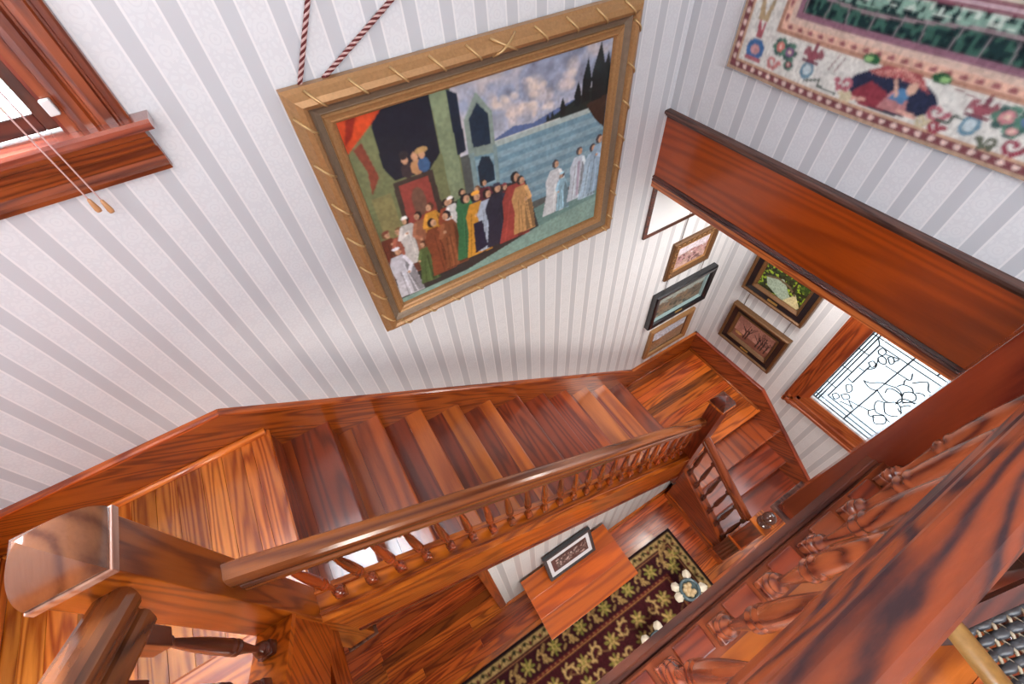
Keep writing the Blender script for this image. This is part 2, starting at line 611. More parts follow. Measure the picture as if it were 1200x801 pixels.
for a, b, m in (((XC, Y0, zt0), (xa, Y0, zt0), 'x'), ((xa, Y0, zt0), (xb_, Y0, zt1), 's'), ((xb_, Y0, zt1), (XL, Y0, zt1), 'x')):
    capmould(bl, a, b, (0, -1, 0), PINE[m])
obj('shoe_moulding', tube(bmesh.new(), [(XC, Y0 - .034, Z_UP + .012), (-0.715, Y0 - .034, Z_UP + .012)], .022, 8), LANDW['x'], bl, True)
obj('shoe_moulding', tube(bmesh.new(), [(2.3, Y0 - .03, Z_LOW + .008), (XL - .02, Y0 - .03, Z_LOW + .008)], .012, 8), FLOORW['x'], bl, True)
# wall_alcove: level then raking down towards the hall
bf = struct('baseboard_far', prism(bmesh.new(), [(Y0, Z_LOW - .05), (0.74, Z_LOW - .05), (0.70, .3), (.3, 0), (-.55, 0), (-.55, .10), (0.747, zt1), (Y0, zt1)], 0, XL - .022, XL - .0005), RED['t'], 'raking red-brown baseboard under the stained glass window')
capmould(bf, (XL, Y0, zt1), (XL, 0.747, zt1), (-1, 0, 0), RED['y'])
capmould(bf, (XL, 0.747, zt1), (XL, -.55, zt1 - SL * 1.297), (-1, 0, 0), RED['w'])
obj('shoe_moulding', tube(bmesh.new(), [(XL - .03, 0.66, Z_LOW + .008), (XL - .03, Y0 - .02, Z_LOW + .008)], .012, 8), FLOORW['y'], bf, True)
bb = struct('baseboard_back', B(XC, XC + .022, 0.6, Y0, Z_UP, zt0), RED['y'], 'red-brown baseboard across the back of the upper landing')
capmould(bb, (XC, 0.6, zt0), (XC, Y0, zt0), (1, 0, 0), RED['y'])
obj('shoe_moulding', tube(bmesh.new(), [(XC + .034, 0.72, Z_UP + .012), (XC + .034, Y0 - .02, Z_UP + .012)], .022, 8), LANDW['y'], bb, True)

# ------------------------------------------------------------------ stairs
RUN, RISE = 0.2627, 0.1855


def tread_profile(run):
    return [(-.002, 0), (-.002, -.028), (run + .008, -.028), (run + .020, -.021), (run + .022, -.012), (run + .018, -.003), (run + .010, 0)]


TREADMATS = [TREAD['y'], wood('light_tread_board', (0, 1, 0), srgb(212, 120, 60), srgb(156, 76, 38), fig=3.2, vary=.2, coat=1, coat_ior=1.6, coat_rough=.22, tone=.88),
             wood('warm_tread_board', (0, 1, 0), srgb(190, 96, 50), srgb(126, 54, 30), fig=5, vary=.2, coat=1, coat_ior=1.6, coat_rough=.22, tone=.88)]
# for each tread: (depth of the rear board, its wood, the wood of the front board)
BOARDS = {1: (.05, 2, 0), 2: (.09, 1, 2), 3: (.15, 0, 1), 4: (.14, 0, 1), 5: (.17, 0, 1), 6: (0, 0, 0), 7: (0, 0, 0), 8: (.20, 0, 2), 9: (.10, 0, 1), 10: (.13, 0, 1), 11: (0, 0, 0)}
main = thing('staircase', (0.7, 1.2, 0.74), 'main flight of twelve red-brown pine steps along the left wall', 'staircase', kind='structure')
N0X = -0.70
for k in range(0, 12):
    xn, zn = N0X + RUN * k, Z_UP - RISE * k
    # riser under the nosing k
    obj('riser', B(xn - .030, xn - .012, 0.72, Y0 - .02, zn - RISE, zn - .026), TREAD['y'], main)
    if k:
        x0 = xn - RUN - .012
        bm = bmesh.new()
        cut, rearm, frontm = BOARDS[k]
        split = cut > 0
        prof = tread_profile(xn - .022 - x0)
        if split:
            p1 = [(-.002, 0), (-.002, -.028), (cut - .0006, -.028), (cut - .0006, 0)]
            b1 = bmesh.new()
            sweep(b1, p1, (x0, 0.72, zn), (x0, Y0 - .02, zn), (1, 0, 0), (0, 0, 1))
            obj('tread_board', b1, TREADMATS[rearm], main)
            prof = [(cut + .0006, 0), (cut + .0006, -.028)] + prof[2:]
        sweep(bm, prof, (x0, 0.72, zn), (x0, Y0 - .02, zn), (1, 0, 0), (0, 0, 1))
        obj('tread', bm, TREADMATS[frontm], main)


def nline(x):
    return Z_UP + SL * -(x - N0X)


SX0, SX1 = -0.672, 2.08
obj('stringer', prism(bmesh.new(), [(SX0, nline(SX0) - .36), (SX0, nline(SX0) + .06), (SX1, nline(SX1) + .06), (SX1, nline(SX1) - .36)], 1, .610, .722), wood('stringer_pine', (1, 0, -SL), srgb(212, 112, 50), srgb(140, 62, 28), fig=5, vary=0), main)
obj('stringer_bead', prism(bmesh.new(), [(SX0, nline(SX0) - .385), (SX0, nline(SX0) - .355), (SX1, nline(SX1) - .355), (SX1, nline(SX1) - .385)], 1, .600, .73), RED['s'], main)
obj('soffit', prism(bmesh.new(), [(SX0, nline(SX0) - .40), (SX0, nline(SX0) - .37), (2.2, nline(2.2) - .37), (2.2, nline(2.2) - .40)], 1, .66, Y0), DARKW['s'], main)

# lower flight, four risers down towards the hall
low = thing('staircase', (2.75, 0.2, 0), 'short lower flight of steps under the stained glass window', 'staircase', kind='structure')
LN = [0.64, 0.38, 0.12, -0.14]
for k in range(4):
    yn, zn = LN[k], Z_LOW - .185 * k
    obj('riser', B(2.17, XL - .02, yn + .012, yn + .03, zn - .185, zn - .026), RED['x'], low)
    if k:
        y1 = LN[k - 1] + .012
        bm = bmesh.new()
        sweep(bm, tread_profile(y1 - yn - .022), (2.17, y1, zn), (XL - .02, y1, zn), (0, -1, 0), (0, 0, 1))
        obj('tread', bm, TREADMATS[2] if k == 1 else TREAD['x'], low)


def lline(y):
    return Z_LOW + SL * (y - 0.64)


obj('stringer', prism(bmesh.new(), [(.60, 0), (.60, lline(.60) + .06), (-.07, lline(-.07) + .06), (-.07, 0)], 0, 2.10, 2.175), RED['y'], low)
obj('skirting', B(2.085, 2.10, -.2, .60, 0, .11), PINE['y'], low)

# upper flight rising from the upper landing towards the gallery
upf = thing('staircase', (-1.35, 0.2, Z_UP), 'upper flight of steps rising from the upper landing past the near newel', 'staircase', kind='structure')
UN = [0.68, 0.42, 0.16, -0.10]
for k in range(4):
    yn, zn = UN[k], Z_UP + .185 * (k + 1)
    obj('riser', B(XC, -0.79, yn - .03, yn - .012, zn - .185, zn - .026), LANDW['x'], upf)
    bm = bmesh.new()
    ye = (UN[k + 1] if k < 3 else -.40) - .012
    sweep(bm, [(a, b) for a, b in tread_profile(yn - ye - .022)], (XC, ye, zn), (-0.79, ye, zn), (0, 1, 0), (0, 0, 1))
    obj('tread', bm, LANDW['x'], upf)


def uline(y):
    return Z_UP + .185 - SL * (y - .68)


obj('stringer', prism(bmesh.new(), [(.62, uline(.62) - .30), (.62, uline(.62) + .06), (-.36, uline(-.36) + .06), (-.36, uline(-.36) - .30)], 0, -.79, -.69), PINE['w'], upf)

# wallpapered partition under the main flight
bm = bmesh.new()
x0, x1 = -0.02, 2.19
prism(bm, [(x0, 0), (x0, nline(x0) - .37), (x1, nline(x1) - .37), (x1, 0)], 1, .652, .72)
pu = struct('wall_under_stairs', bm, PAPER_X, 'wallpapered partition below the main flight behind the table')
obj('corner_casing', B(-0.085, -0.012, .64, .735, 0, nline(-.08) - .385, bev=.006), PINE['z'], pu)
obj('baseboard', B(x0 + .02, x1, .634, .652, 0, .045), PINE['x'], pu)

# ------------------------------------------------------------------ turned balusters
def baluster_mesh(name, L, r, sq, foot, head, mat, seg=14):
    """square foot and head blocks, ring collars, vase body with a band"""
    bm = bmesh.new()
    box(bm, -sq / 2, sq / 2, -sq / 2, sq / 2, 0, foot, bev=.003)
    box(bm, -sq / 2, sq / 2, -sq / 2, sq / 2, L - head, L, bev=.003)
    T = L - foot - head
    z0 = foot - .002
    pr = [(r * .95, 0), (r * 1.15, .012), (r * 1.18, .028), (r * .95, .042), (r * .8, .048), (r * .98, .058), (r * .92, .072), (r * .5, .085),
          (r * .46, .11), (r * .5, .16), (r * .66, .24), (r * .86, .315), (r * .9, .325), (r * 1.06, .335), (r * 1.08, .350), (r * .92, .360), (r * .9, .375), (r * .92, .39),
          (r * 1.08, .400), (r * 1.08, .415), (r * .94, .427), (r * .98, .45), (r * 1.0, .52), (r * .94, .62), (r * .78, .74), (r * .58, .86), (r * .46, .925),
          (r * .45, .94), (r * .72, .955), (r * .75, .97), (r * .55, .985), (r * .8, 1.0)]
    lathe(bm, [(a, z0 + b * (T + .004)) for a, b in pr], seg)
    bmesh.ops.recalc_face_normals(bm, faces=bm.faces)
    me = bpy.data.meshes.new(name)
    bm.to_mesh(me)
    bm.free()
    me.materials.append(mat)
    for p in me.polygons:
        p.use_smooth = len(p.vertices) == 4 and p.area < sq * foot * .9
    return me


def place_balusters(root, me, pts):
    first = None
    for p in pts:
        if first is None:
            o = first = link_mesh('baluster', me, root)
        else:
            o = first.copy()
            COL.objects.link(o)
            o.parent = root
        o.location = Vector(p) - org(root)


def shaped_rail(root, a, b, mat, wd=.075, ht=.085, name='handrail'):
    """handrail whose top centre line runs a->b, built along its own x axis"""
    a, b = Vector(a), Vector(b)
    d = b - a
    L = d.length
    h = wd / 2
    half = [(.80, -1), (.86, -.94), (.86, -.74), (.74, -.66), (.56, -.62), (.56, -.53), (.84, -.50), (.98, -.40), (1.0, -.27), (.92, -.13), (.68, -.03), (.32, 0)]
    prof = [(-h * a_, ht * b_) for a_, b_ in half] + [(h * a_, ht * b_) for a_, b_ in half[::-1]]
    bm = bmesh.new()
    sweep(bm, prof, (0, 0, 0), (L, 0, 0), (0, 1, 0), (0, 0, 1))
    bmesh.ops.recalc_face_normals(bm, faces=bm.faces)
    me = bpy.data.meshes.new(name)
    bm.to_mesh(me)
    bm.free()
    me.materials.append(mat)
    o = link_mesh(name, me, root)
    o.location = a - org(root)
    xax = d.normalized()
    yax = Vector((0, 0, 1)).cross(xax).normalized()
    zax = xax.cross(yax)
    o.rotation_euler = Matrix((xax, yax, zax)).transposed().to_euler()
    ORG[o.name] = a
    return o


# main balustrade
YB = 0.68
bal = thing('balustrade', (0.7, YB, 1.9), 'long balustrade raking down the main flight', 'balustrade')
RH = .76
shaped_rail(bal, (-.67, YB, nline(-.67) + RH), (2.08, YB, nline(2.08) + RH), wood('main_rail_wood', (1, 0, 0), srgb(172, 100, 62), srgb(100, 50, 36), fig=5, rough=.2), .074, .115)
obj('base_rail', prism(bmesh.new(), [(SX0, nline(SX0) + .055), (SX0, nline(SX0) + .085), (SX1, nline(SX1) + .085), (SX1, nline(SX1) + .055)], 1, .598, .745), PINE['s'], bal)
for s_ in (.626, .712):
    obj('fillet', prism(bmesh.new(), [(SX0, nline(SX0) + .084), (SX0, nline(SX0) + .097), (SX1, nline(SX1) + .097), (SX1, nline(SX1) + .084)], 1, s_, s_ + .012), PINE['s'], bal)
me_b = baluster_mesh('baluster_main', .60, .0205, .042, .05, .085, wood('baluster_pine', (0, 0, 1), srgb(178, 86, 46), srgb(92, 38, 24), rough=.22, coat=.7))
place_balusters(bal, me_b, [(-.587 + .1174 * i, YB, nline(-.587 + .1174 * i) + .078) for i in range(23)])

# lower balustrade
XBAL = 2.138
bal2 = thing('balustrade', (XBAL, .25, .5), 'short balustrade of six balusters below the corner newel', 'balustrade')
shaped_rail(bal2, (XBAL, .61, lline(.61) + RH + .03), (XBAL, -.07, lline(-.07) + RH + .03), wood('lower_rail_wood', (1, 0, 0), srgb(176, 96, 58), srgb(110, 48, 30), rough=.22), .066, .08)
obj('base_rail', prism(bmesh.new(), [(.60, lline(.60) + .055), (.60, lline(.60) + .08), (-.07, lline(-.07) + .08), (-.07, lline(-.07) + .055)], 0, 2.09, 2.185), RED['w'], bal2)
place_balusters(bal2, baluster_mesh('baluster_lower', .66, .0205, .040, .06, .085, DARKW['z']), [(XBAL, .545 - .1174 * i, lline(.545 - .1174 * i) + .07) for i in range(6)])

# upper balustrade
XU = -.74
bal3 = thing('balustrade', (XU, .2, 3.4), 'balustrade rising from the near newel towards the viewer', 'balustrade')
shaped_rail(bal3, (XU, .615, uline(.615) + .825), (XU, -.30, uline(-.30) + .825), wood('upper_rail_wood', (1, 0, 0), srgb(160, 92, 58), srgb(80, 40, 28), rough=.2), .085, .12)
obj('base_rail', prism(bmesh.new(), [(.62, uline(.62) + .055), (.62, uline(.62) + .085), (-.36, uline(-.36) + .085), (-.36, uline(-.36) + .055)], 0, -.80, -.675), PINE['w'], bal3)
place_balusters(bal3, baluster_mesh('baluster_upper', .655, .0215, .046, .05, .14, DARKW['z']), [(XU, .52 - .1174 * i, uline(.52 - .1174 * i) + .078) for i in range(7)])

# gallery balustrade, nearest the camera
YG = -.135
bal4 = thing('balustrade', (0.3, YG, Z_GAL), 'large gallery balustrade in the right foreground with dark-figured handrail', 'balustrade')
hr = wood('figured_rail', (1, 0, 0), srgb(176, 82, 44), srgb(58, 22, 30), fig=15, rough=.42, coat=.08, vary=0, contrast=1.0, stretch=.22, rings_n=44, tone=.56)
GT = 4.60
prof = [(-.033, -.012), (-.027, -.003), (-.016, 0), (.014, 0), (.0225, -.002), (.0255, -.005), (.0262, -.009), (.0225, -.012), (.0225, -.015), (.027, -.018), (.0300, -.024), (.0300, -.034), (.0265, -.044), (.0215, -.050),
        (.0205, -.054), (.0275, -.060), (.0285, -.084), (.026, -.092), (.022, -.10), (-.022, -.10), (-.0285, -.084), (-.0275, -.060), (-.0215, -.050), (-.035, -.034), (-.0365, -.022)]
bm = bmesh.new()
sweep(bm, prof, (-.58, -.126, GT), (.985, -.126, GT), (0, 1, 0), (0, 0, 1))
obj('handrail', bm, hr, bal4)
bm = bmesh.new()
box(bm, -.58, .985, YG - .034, YG + .034, Z_GAL + .044, Z_GAL + .052)
obj('base_rail', bm, RED['x'], bal4)
for i in range(-5, 6):
    xg = .215 + .145 * i
    if xg + .145 < 1.0:
        obj('fillet', B(xg + .034, xg + .111, YG - .018, YG + .030, Z_GAL + .052, Z_GAL + .062, bev=.003), RED['x'], bal4)
gb_mat = wood('figured_baluster', (0, 0, 1), srgb(170, 90, 60), srgb(92, 40, 32), fig=10, rough=.22, contrast=1, vary=.15, stretch=.14, rings_n=90, tone=.72)
place_balusters(bal4, baluster_mesh('baluster_gallery', .575, .0205, .046, .030, .05, gb_mat, 24), [(.215 + .145 * i, YG, Z_GAL + .052) for i in range(-5, 6)])


# ------------------------------------------------------------------ newel posts
def dome_cap(cx, cy, z0, h, half, n=18):
    bm = bmesh.new()
    rings = []
    for i in range(n + 1):
        t = i / n
        r = half * (1 - t ** 1.7) ** 0.72 if i < n else half * .03
        z = z0 + h * t
        rings.append([bm.verts.new((cx + a * r, cy + b * r, z)) for a, b in ((1, 1), (-1, 1), (-1, -1), (1, -1))])
    for a, b in zip(rings, rings[1:]):
        for k in range(4):
            bm.faces.new((a[k], a[(k + 1) % 4], b[(k + 1) % 4], b[k]))
    bm.faces.new(rings[0][::-1])
    bm.faces.new(rings[-1])
    return bm


def newel(cx, cy, zb, zc, s, cap, caph, label, mat, capmat, lipmat, drop=True):
    t = thing('newel_post', (cx, cy, zb), label, 'newel post')
    obj('post', B(cx - s, cx + s, cy - s, cy + s, zb, zc, bev=.003), mat, t)
    obj('cap_board', B(cx - cap, cx + cap, cy - cap, cy + cap, zc, zc + .022, bev=.003), lipmat, t)
    o = obj('cap', dome_cap(cx, cy, zc + .022, caph, cap * .94), capmat, t, True)
    for e in o.data.edges:
        a_, b_ = (o.data.vertices[i].co for i in e.vertices)
        if abs(a_.z - b_.z) > 1e-5:
            e.use_edge_sharp = True
    if drop:
        bm = B(cx - s - .012, cx + s + .012, cy - s - .012, cy + s + .012, zb + .02, zb + .045, bev=.004)
        obj('drop_moulding', bm, OLDW['z'], t)
        obj('drop', B(cx - s * .8, cx + s * .8, cy - s * .8, cy + s * .8, zb - .02, zb), mat, t)
    return t


newel(-.7385, .6775, 2.30, 4.096, .0675, .0785, .120, 'large pine newel with domed cap in the left foreground', PINE['z'],
      wood('near_cap_wood', (.5, .5, .7), srgb(170, 110, 78), srgb(104, 58, 44), fig=5, rough=.2, coat=.8), wood('cap_lip', (0, 1, 0), srgb(196, 150, 130), srgb(150, 96, 80), rough=.2, coat=.9))
newel(2.138, .655, 0.40, 1.995, .060, .073, .10, 'shade-darkened newel with pyramid cap at the corner of the lower landing', wood('shaded_newel_wood', (0, 0, 1), srgb(128, 52, 34), srgb(72, 28, 22)), DARKW['z'], PINE['z'])  # shade on the post is put into its darker wood colour
# gallery end newel (cap above the picture)
newel(1.055, -.116, 3.37, 5.15, .070, .082, .13, 'tall square gallery newel in front of the stained glass window', wood('gallery_newel_wood', (0, 0, 1), srgb(150, 66, 44), srgb(92, 34, 28), fig=6, rough=.18, coat=.8, vary=0), DARKW['z'], PINE['z'])

# ball newel at the foot of the stairs
bn = thing('newel_post', (2.138, -.14, 0), 'foot newel with turned ball finial and moulded plinth', 'newel post')
obj('post', B(2.075, 2.201, -.203, -.077, .40, 1.14, bev=.003), RED['z'], bn)
bm = B(2.06, 2.216, -.218, -.062, 1.14, 1.165, bev=.004)
obj('cap_board', bm, PINE['y'], bn)
obj('plinth', B(2.055, 2.221, -.223, -.057, 0, .12, bev=.003), PINE['z'], bn)
obj('pedestal', B(2.068, 2.208, -.21, -.07, .12, .62), DARKW['z'], bn)
obj('pedestal_moulding', B(2.058, 2.218, -.22, -.06, .61, .635, bev=.004), PINE['y'], bn)
for i in range(4):
    obj('reed', B(2.060, 2.069, -.20 + .031 * i, -.184 + .031 * i, .13, .60, bev=.002), DARKW['z'], bn)
obj('finial', lathe(bmesh.new(), [(.050, 0), (.056, .008), (.056, .018), (.044, .026), (.036, .03), (.046, .036), (.046, .044), (.026, .05), (.022, .06), (.034, .072), (.048, .088), (.054, .105), (.055, .12), (.050, .138), (.038, .154), (.020, .165), (.004, .168)], 24, (2.138, -.14, 1.165)), plain('polished_dark_finial', srgb(84, 52, 44), .12, 0, .9, .3), bn, True)


# ------------------------------------------------------------------ pigment canvases
def vnoise(h, w, cy, cx, seed=0):
    r = np.random.RandomState(seed)
    g = r.rand(cy + 2, cx + 2)
    y = np.linspace(0, cy, h)
    x = np.linspace(0, cx, w)
    yi, xi = y.astype(int), x.astype(int)
    fy, fx = y - yi, x - xi
    fy, fx = fy * fy * (3 - 2 * fy), fx * fx * (3 - 2 * fx)
    a = g[np.ix_(yi, xi)]
    b = g[np.ix_(yi, xi + 1)]
    c = g[np.ix_(yi + 1, xi)]
    d = g[np.ix_(yi + 1, xi + 1)]
    fx = fx[None, :]
    fy = fy[:, None]
    return (a * (1 - fx) + b * fx) * (1 - fy) + (c * (1 - fx) + d * fx) * fy


class Canvas:
    """colour field over a w x h metre rectangle; origin top left, v down"""

    def __init__(s, w, h, res, col):
        s.W, s.H = w, h
        s.nx, s.ny = int(w / res) + 1, int(h / res) + 1
        s.u, s.v = np.meshgrid(np.linspace(0, w, s.nx), np.linspace(0, h, s.ny))
        s.a = np.zeros((s.ny, s.nx, 3))
        s.a[:] = col[:3] if max(col) <= 1 else srgb(*col)[:3]

    def put(s, m, col, al=1.0):
        c = np.array(srgb(*col)[:3])
        m = np.asarray(m, float)[..., None] * al
        s.a = s.a * (1 - m) + c * m

    def poly(s, pts, col, al=1.0):
        inside = np.zeros(s.u.shape, bool)
        n = len(pts)
        for i in range(n):
            x1, y1 = pts[i]
            x2, y2 = pts[(i + 1) % n]
            c = (y1 > s.v) != (y2 > s.v)
            with np.errstate(divide='ignore', invalid='ignore'):
                xi = (x2 - x1) * (s.v - y1) / ((y2 - y1) or 1e-9) + x1
            inside ^= c & (s.u < xi)
        s.put(inside, col, al)

    def ell(s, cx, cy, rx, ry, col, al=1.0, ang=0.0, soft=0.0):
        ca, sa = math.cos(ang), math.sin(ang)
        dx, dy = s.u - cx, s.v - cy
        q = ((dx * ca + dy * sa) / rx) ** 2 + ((-dx * sa + dy * ca) / ry) ** 2
        m = np.clip((1 - q) / soft, 0, 1) if soft else q < 1
        s.put(m, col, al)

    def line(s, pts, wd, col, al=1.0):
        m = np.zeros(s.u.shape, bool)
        for (x1, y1), (x2, y2) in zip(pts, pts[1:]):
            L2 = (x2 - x1) ** 2 + (y2 - y1) ** 2 or 1e-12
            t = np.clip(((s.u - x1) * (x2 - x1) + (s.v - y1) * (y2 - y1)) / L2, 0, 1)
            m |= (s.u - x1 - t * (x2 - x1)) ** 2 + (s.v - y1 - t * (y2 - y1)) ** 2 < (wd / 2) ** 2
        s.put(m, col, al)

    def rect(s, x0, x1, y0, y1, col, al=1.0):
        s.put((s.u >= x0) & (s.u <= x1) & (s.v >= y0) & (s.v <= y1), col, al)

    def soften(s, k=1):
        for _ in range(k):
            p = np.pad(s.a, ((1, 1), (1, 1), (0, 0)), mode='edge')
            s.a = (p[1:-1, 1:-1] * 2 + p[:-2, 1:-1] + p[2:, 1:-1] + p[1:-1, :-2] + p[1:-1, 2:]) / 6

    def grain(s, amt, cell=.01, seed=3):
        n = vnoise(s.ny, s.nx, max(2, int(s.H / cell)), max(2, int(s.W / cell)), seed)
        s.a = np.clip(s.a * (1 + (n[..., None] - .5) * 2 * amt), 0, 1)

    def mesh(s, name, origin, du, dv, mat):
        """origin = top left corner (Vector), du / dv unit directions"""
        o = np.array(origin)
        P = o + s.u[..., None] * np.array(du) + s.v[..., None] * np.array(dv)
        nx, ny = s.nx, s.ny
        idx = np.arange(nx * ny).reshape(ny, nx)
        q = np.stack([idx[:-1, :-1], idx[1:, :-1], idx[1:, 1:], idx[:-1, 1:]], -1).reshape(-1, 4)
        me = bpy.data.meshes.new(name)
        me.vertices.add(nx * ny)
        me.vertices.foreach_set('co', P.reshape(-1).astype(np.float32))
        me.loops.add(q.size)
        me.loops.foreach_set('vertex_index', q.reshape(-1).astype(np.int32))
        me.polygons.add(len(q))
        me.polygons.foreach_set('loop_start', np.arange(0, q.size, 4, dtype=np.int32))
        me.update(calc_edges=True)
        at = me.color_attributes.new('pigment', 'FLOAT_COLOR', 'POINT')
        rgba = np.concatenate([s.a.reshape(-1, 3), np.ones((nx * ny, 1))], 1)
        at.data.foreach_set('color', rgba.reshape(-1).astype(np.float32))
        me.materials.append(mat)
        return me


# ------------------------------------------------------------------ framed pictures
def ring_frame(bm, a0, a1, z0, z1, prof, place):
    """mitred frame: prof = closed list of (inset from the outside edge, height off the wall)"""
    loops = []
    for d, h in prof:
        loops.append([bm.verts.new(place(a, z, h)) for a, z in ((a0 + d, z0 + d), (a1 - d, z0 + d), (a1 - d, z1 - d), (a0 + d, z1 - d))])
    n = len(loops)
    for i in range(n):
        A, Bq = loops[i], loops[(i + 1) % n]
        for k in range(4):
            bm.faces.new((A[k], A[(k + 1) % 4], Bq[(k + 1) % 4], Bq[k]))
    return bm


def picture(wall, a0, a1, z0, z1, rings, canvas, label, group=None, plate=None, out=0.0, name='framed_picture'):
    """wall 'A': a = x on wall_left; wall 'B': a = -y on wall_alcove; rings = [(profile, material, partname)]"""
    if wall == 'A':
        place = lambda a, z, h: (a, Y0 - out - h, z)
        du, dn = (1, 0, 0), Vector((0, -1, 0))
    else:
        place = lambda a, z, h: (XL - out - h, -a, z)
        du, dn = (0, -1, 0), Vector((-1, 0, 0))
    t = thing(name, place((a0 + a1) / 2, z0, 0), label, 'picture', group)
    for prof, mat, pn in rings:
        bm = bmesh.new()
        ring_frame(bm, a0, a1, z0, z1, prof, place)
        obj(pn, bm, mat, t)
    inset, depth = canvas[1], canvas[2]
    cv = canvas[0](a1 - a0 - 2 * inset, z1 - z0 - 2 * inset)
    o0 = Vector(place(a0 + inset, z1 - inset, depth)) - org(t)
    me = cv.mesh('painting', o0, du, (0, 0, -1), canvas[3])
    o = link_mesh('painting', me, t)
    ORG[o.name] = org(t)
    if plate:
        pw, pz, ph = plate
        am = (a0 + a1) / 2
        c0 = Vector(place(am - pw / 2, pz, ph))
        c1 = Vector(place(am + pw / 2, pz + .02, ph + .006))
        lo = [min(c0[i], c1[i]) for i in range(3)]
        hi = [max(c0[i], c1[i]) for i in range(3)]
        obj('name_plate', B(lo[0], hi[0], lo[1], hi[1], lo[2], hi[2]), BRASS, t)
    return t, place


def robed(c, x, y, h, robe, skin=(206, 160, 126), hair=(50, 34, 30), lean=0.0, seed=0):
    """a small painted figure in a long robe standing with its feet at (x,y)"""
    r = random.Random(seed)
    w_ = h * r.uniform(.15, .20)
    lean = lean + r.uniform(-.02, .02)
    dk = tuple(int(v * .5) for v in robe)
    lt = tuple(min(255, int(v * 1.18 + 8)) for v in robe)
    c.poly([(x - w_ * 1.3, y), (x + w_ * 1.15, y + .004), (x + w_ * 1.05 + lean * .5, y - h * .42), (x + w_ * .95 + lean, y - h * .66), (x + w_ * .45 + lean, y - h * .81), (x - w_ * .55 + lean, y - h * .81), (x - w_ * 1.0 + lean, y - h * .64), (x - w_ * .9 + lean * .5, y - h * .40)], robe)
    c.poly([(x + w_ * .1, y), (x + w_ * 1.15, y), (x + w_ * 1.0 + lean * .6, y - h * .5), (x + w_ * .5 + lean, y - h * .74), (x + w_ * .35 + lean, y - h * .4)], dk, .7)
    for k in range(4):
        a = r.uniform(-.8, .8)
        c.line([(x + a * w_ * 1.2, y - .004), (x + a * w_ * .6 + lean * .8, y - h * r.uniform(.45, .7))], .005, lt if k % 2 else dk, .65)
    sg = 1 if r.random() < .5 else -1
    e_ = (x + lean + sg * w_ * .95, y - h * .58)
    hd = (x + lean + sg * w_ * r.uniform(-.2, 1.3), y - h * r.uniform(.44, .70))
    c.line([(x + lean + sg * w_ * .55, y - h * .76), e_, hd], h * .060, lt, .9)
    c.ell(hd[0], hd[1], h * .026, h * .024, skin)
    hx, hy = x + lean + sg * h * .012, y - h * .89
    c.ell(hx - sg * h * .014, hy - h * .012, h * .062, h * .072, hair)
    c.ell(hx + sg * h * .014, hy + h * .004, h * .042, h * .054, skin)
    c.ell(hx + sg * h * .030, hy + h * .012, h * .018, h * .030, tuple(int(v * .82) for v in skin), .8)
    if r.random() < .35:
        c.ell(hx, hy - h * .055, h * .060, h * .030, lt)


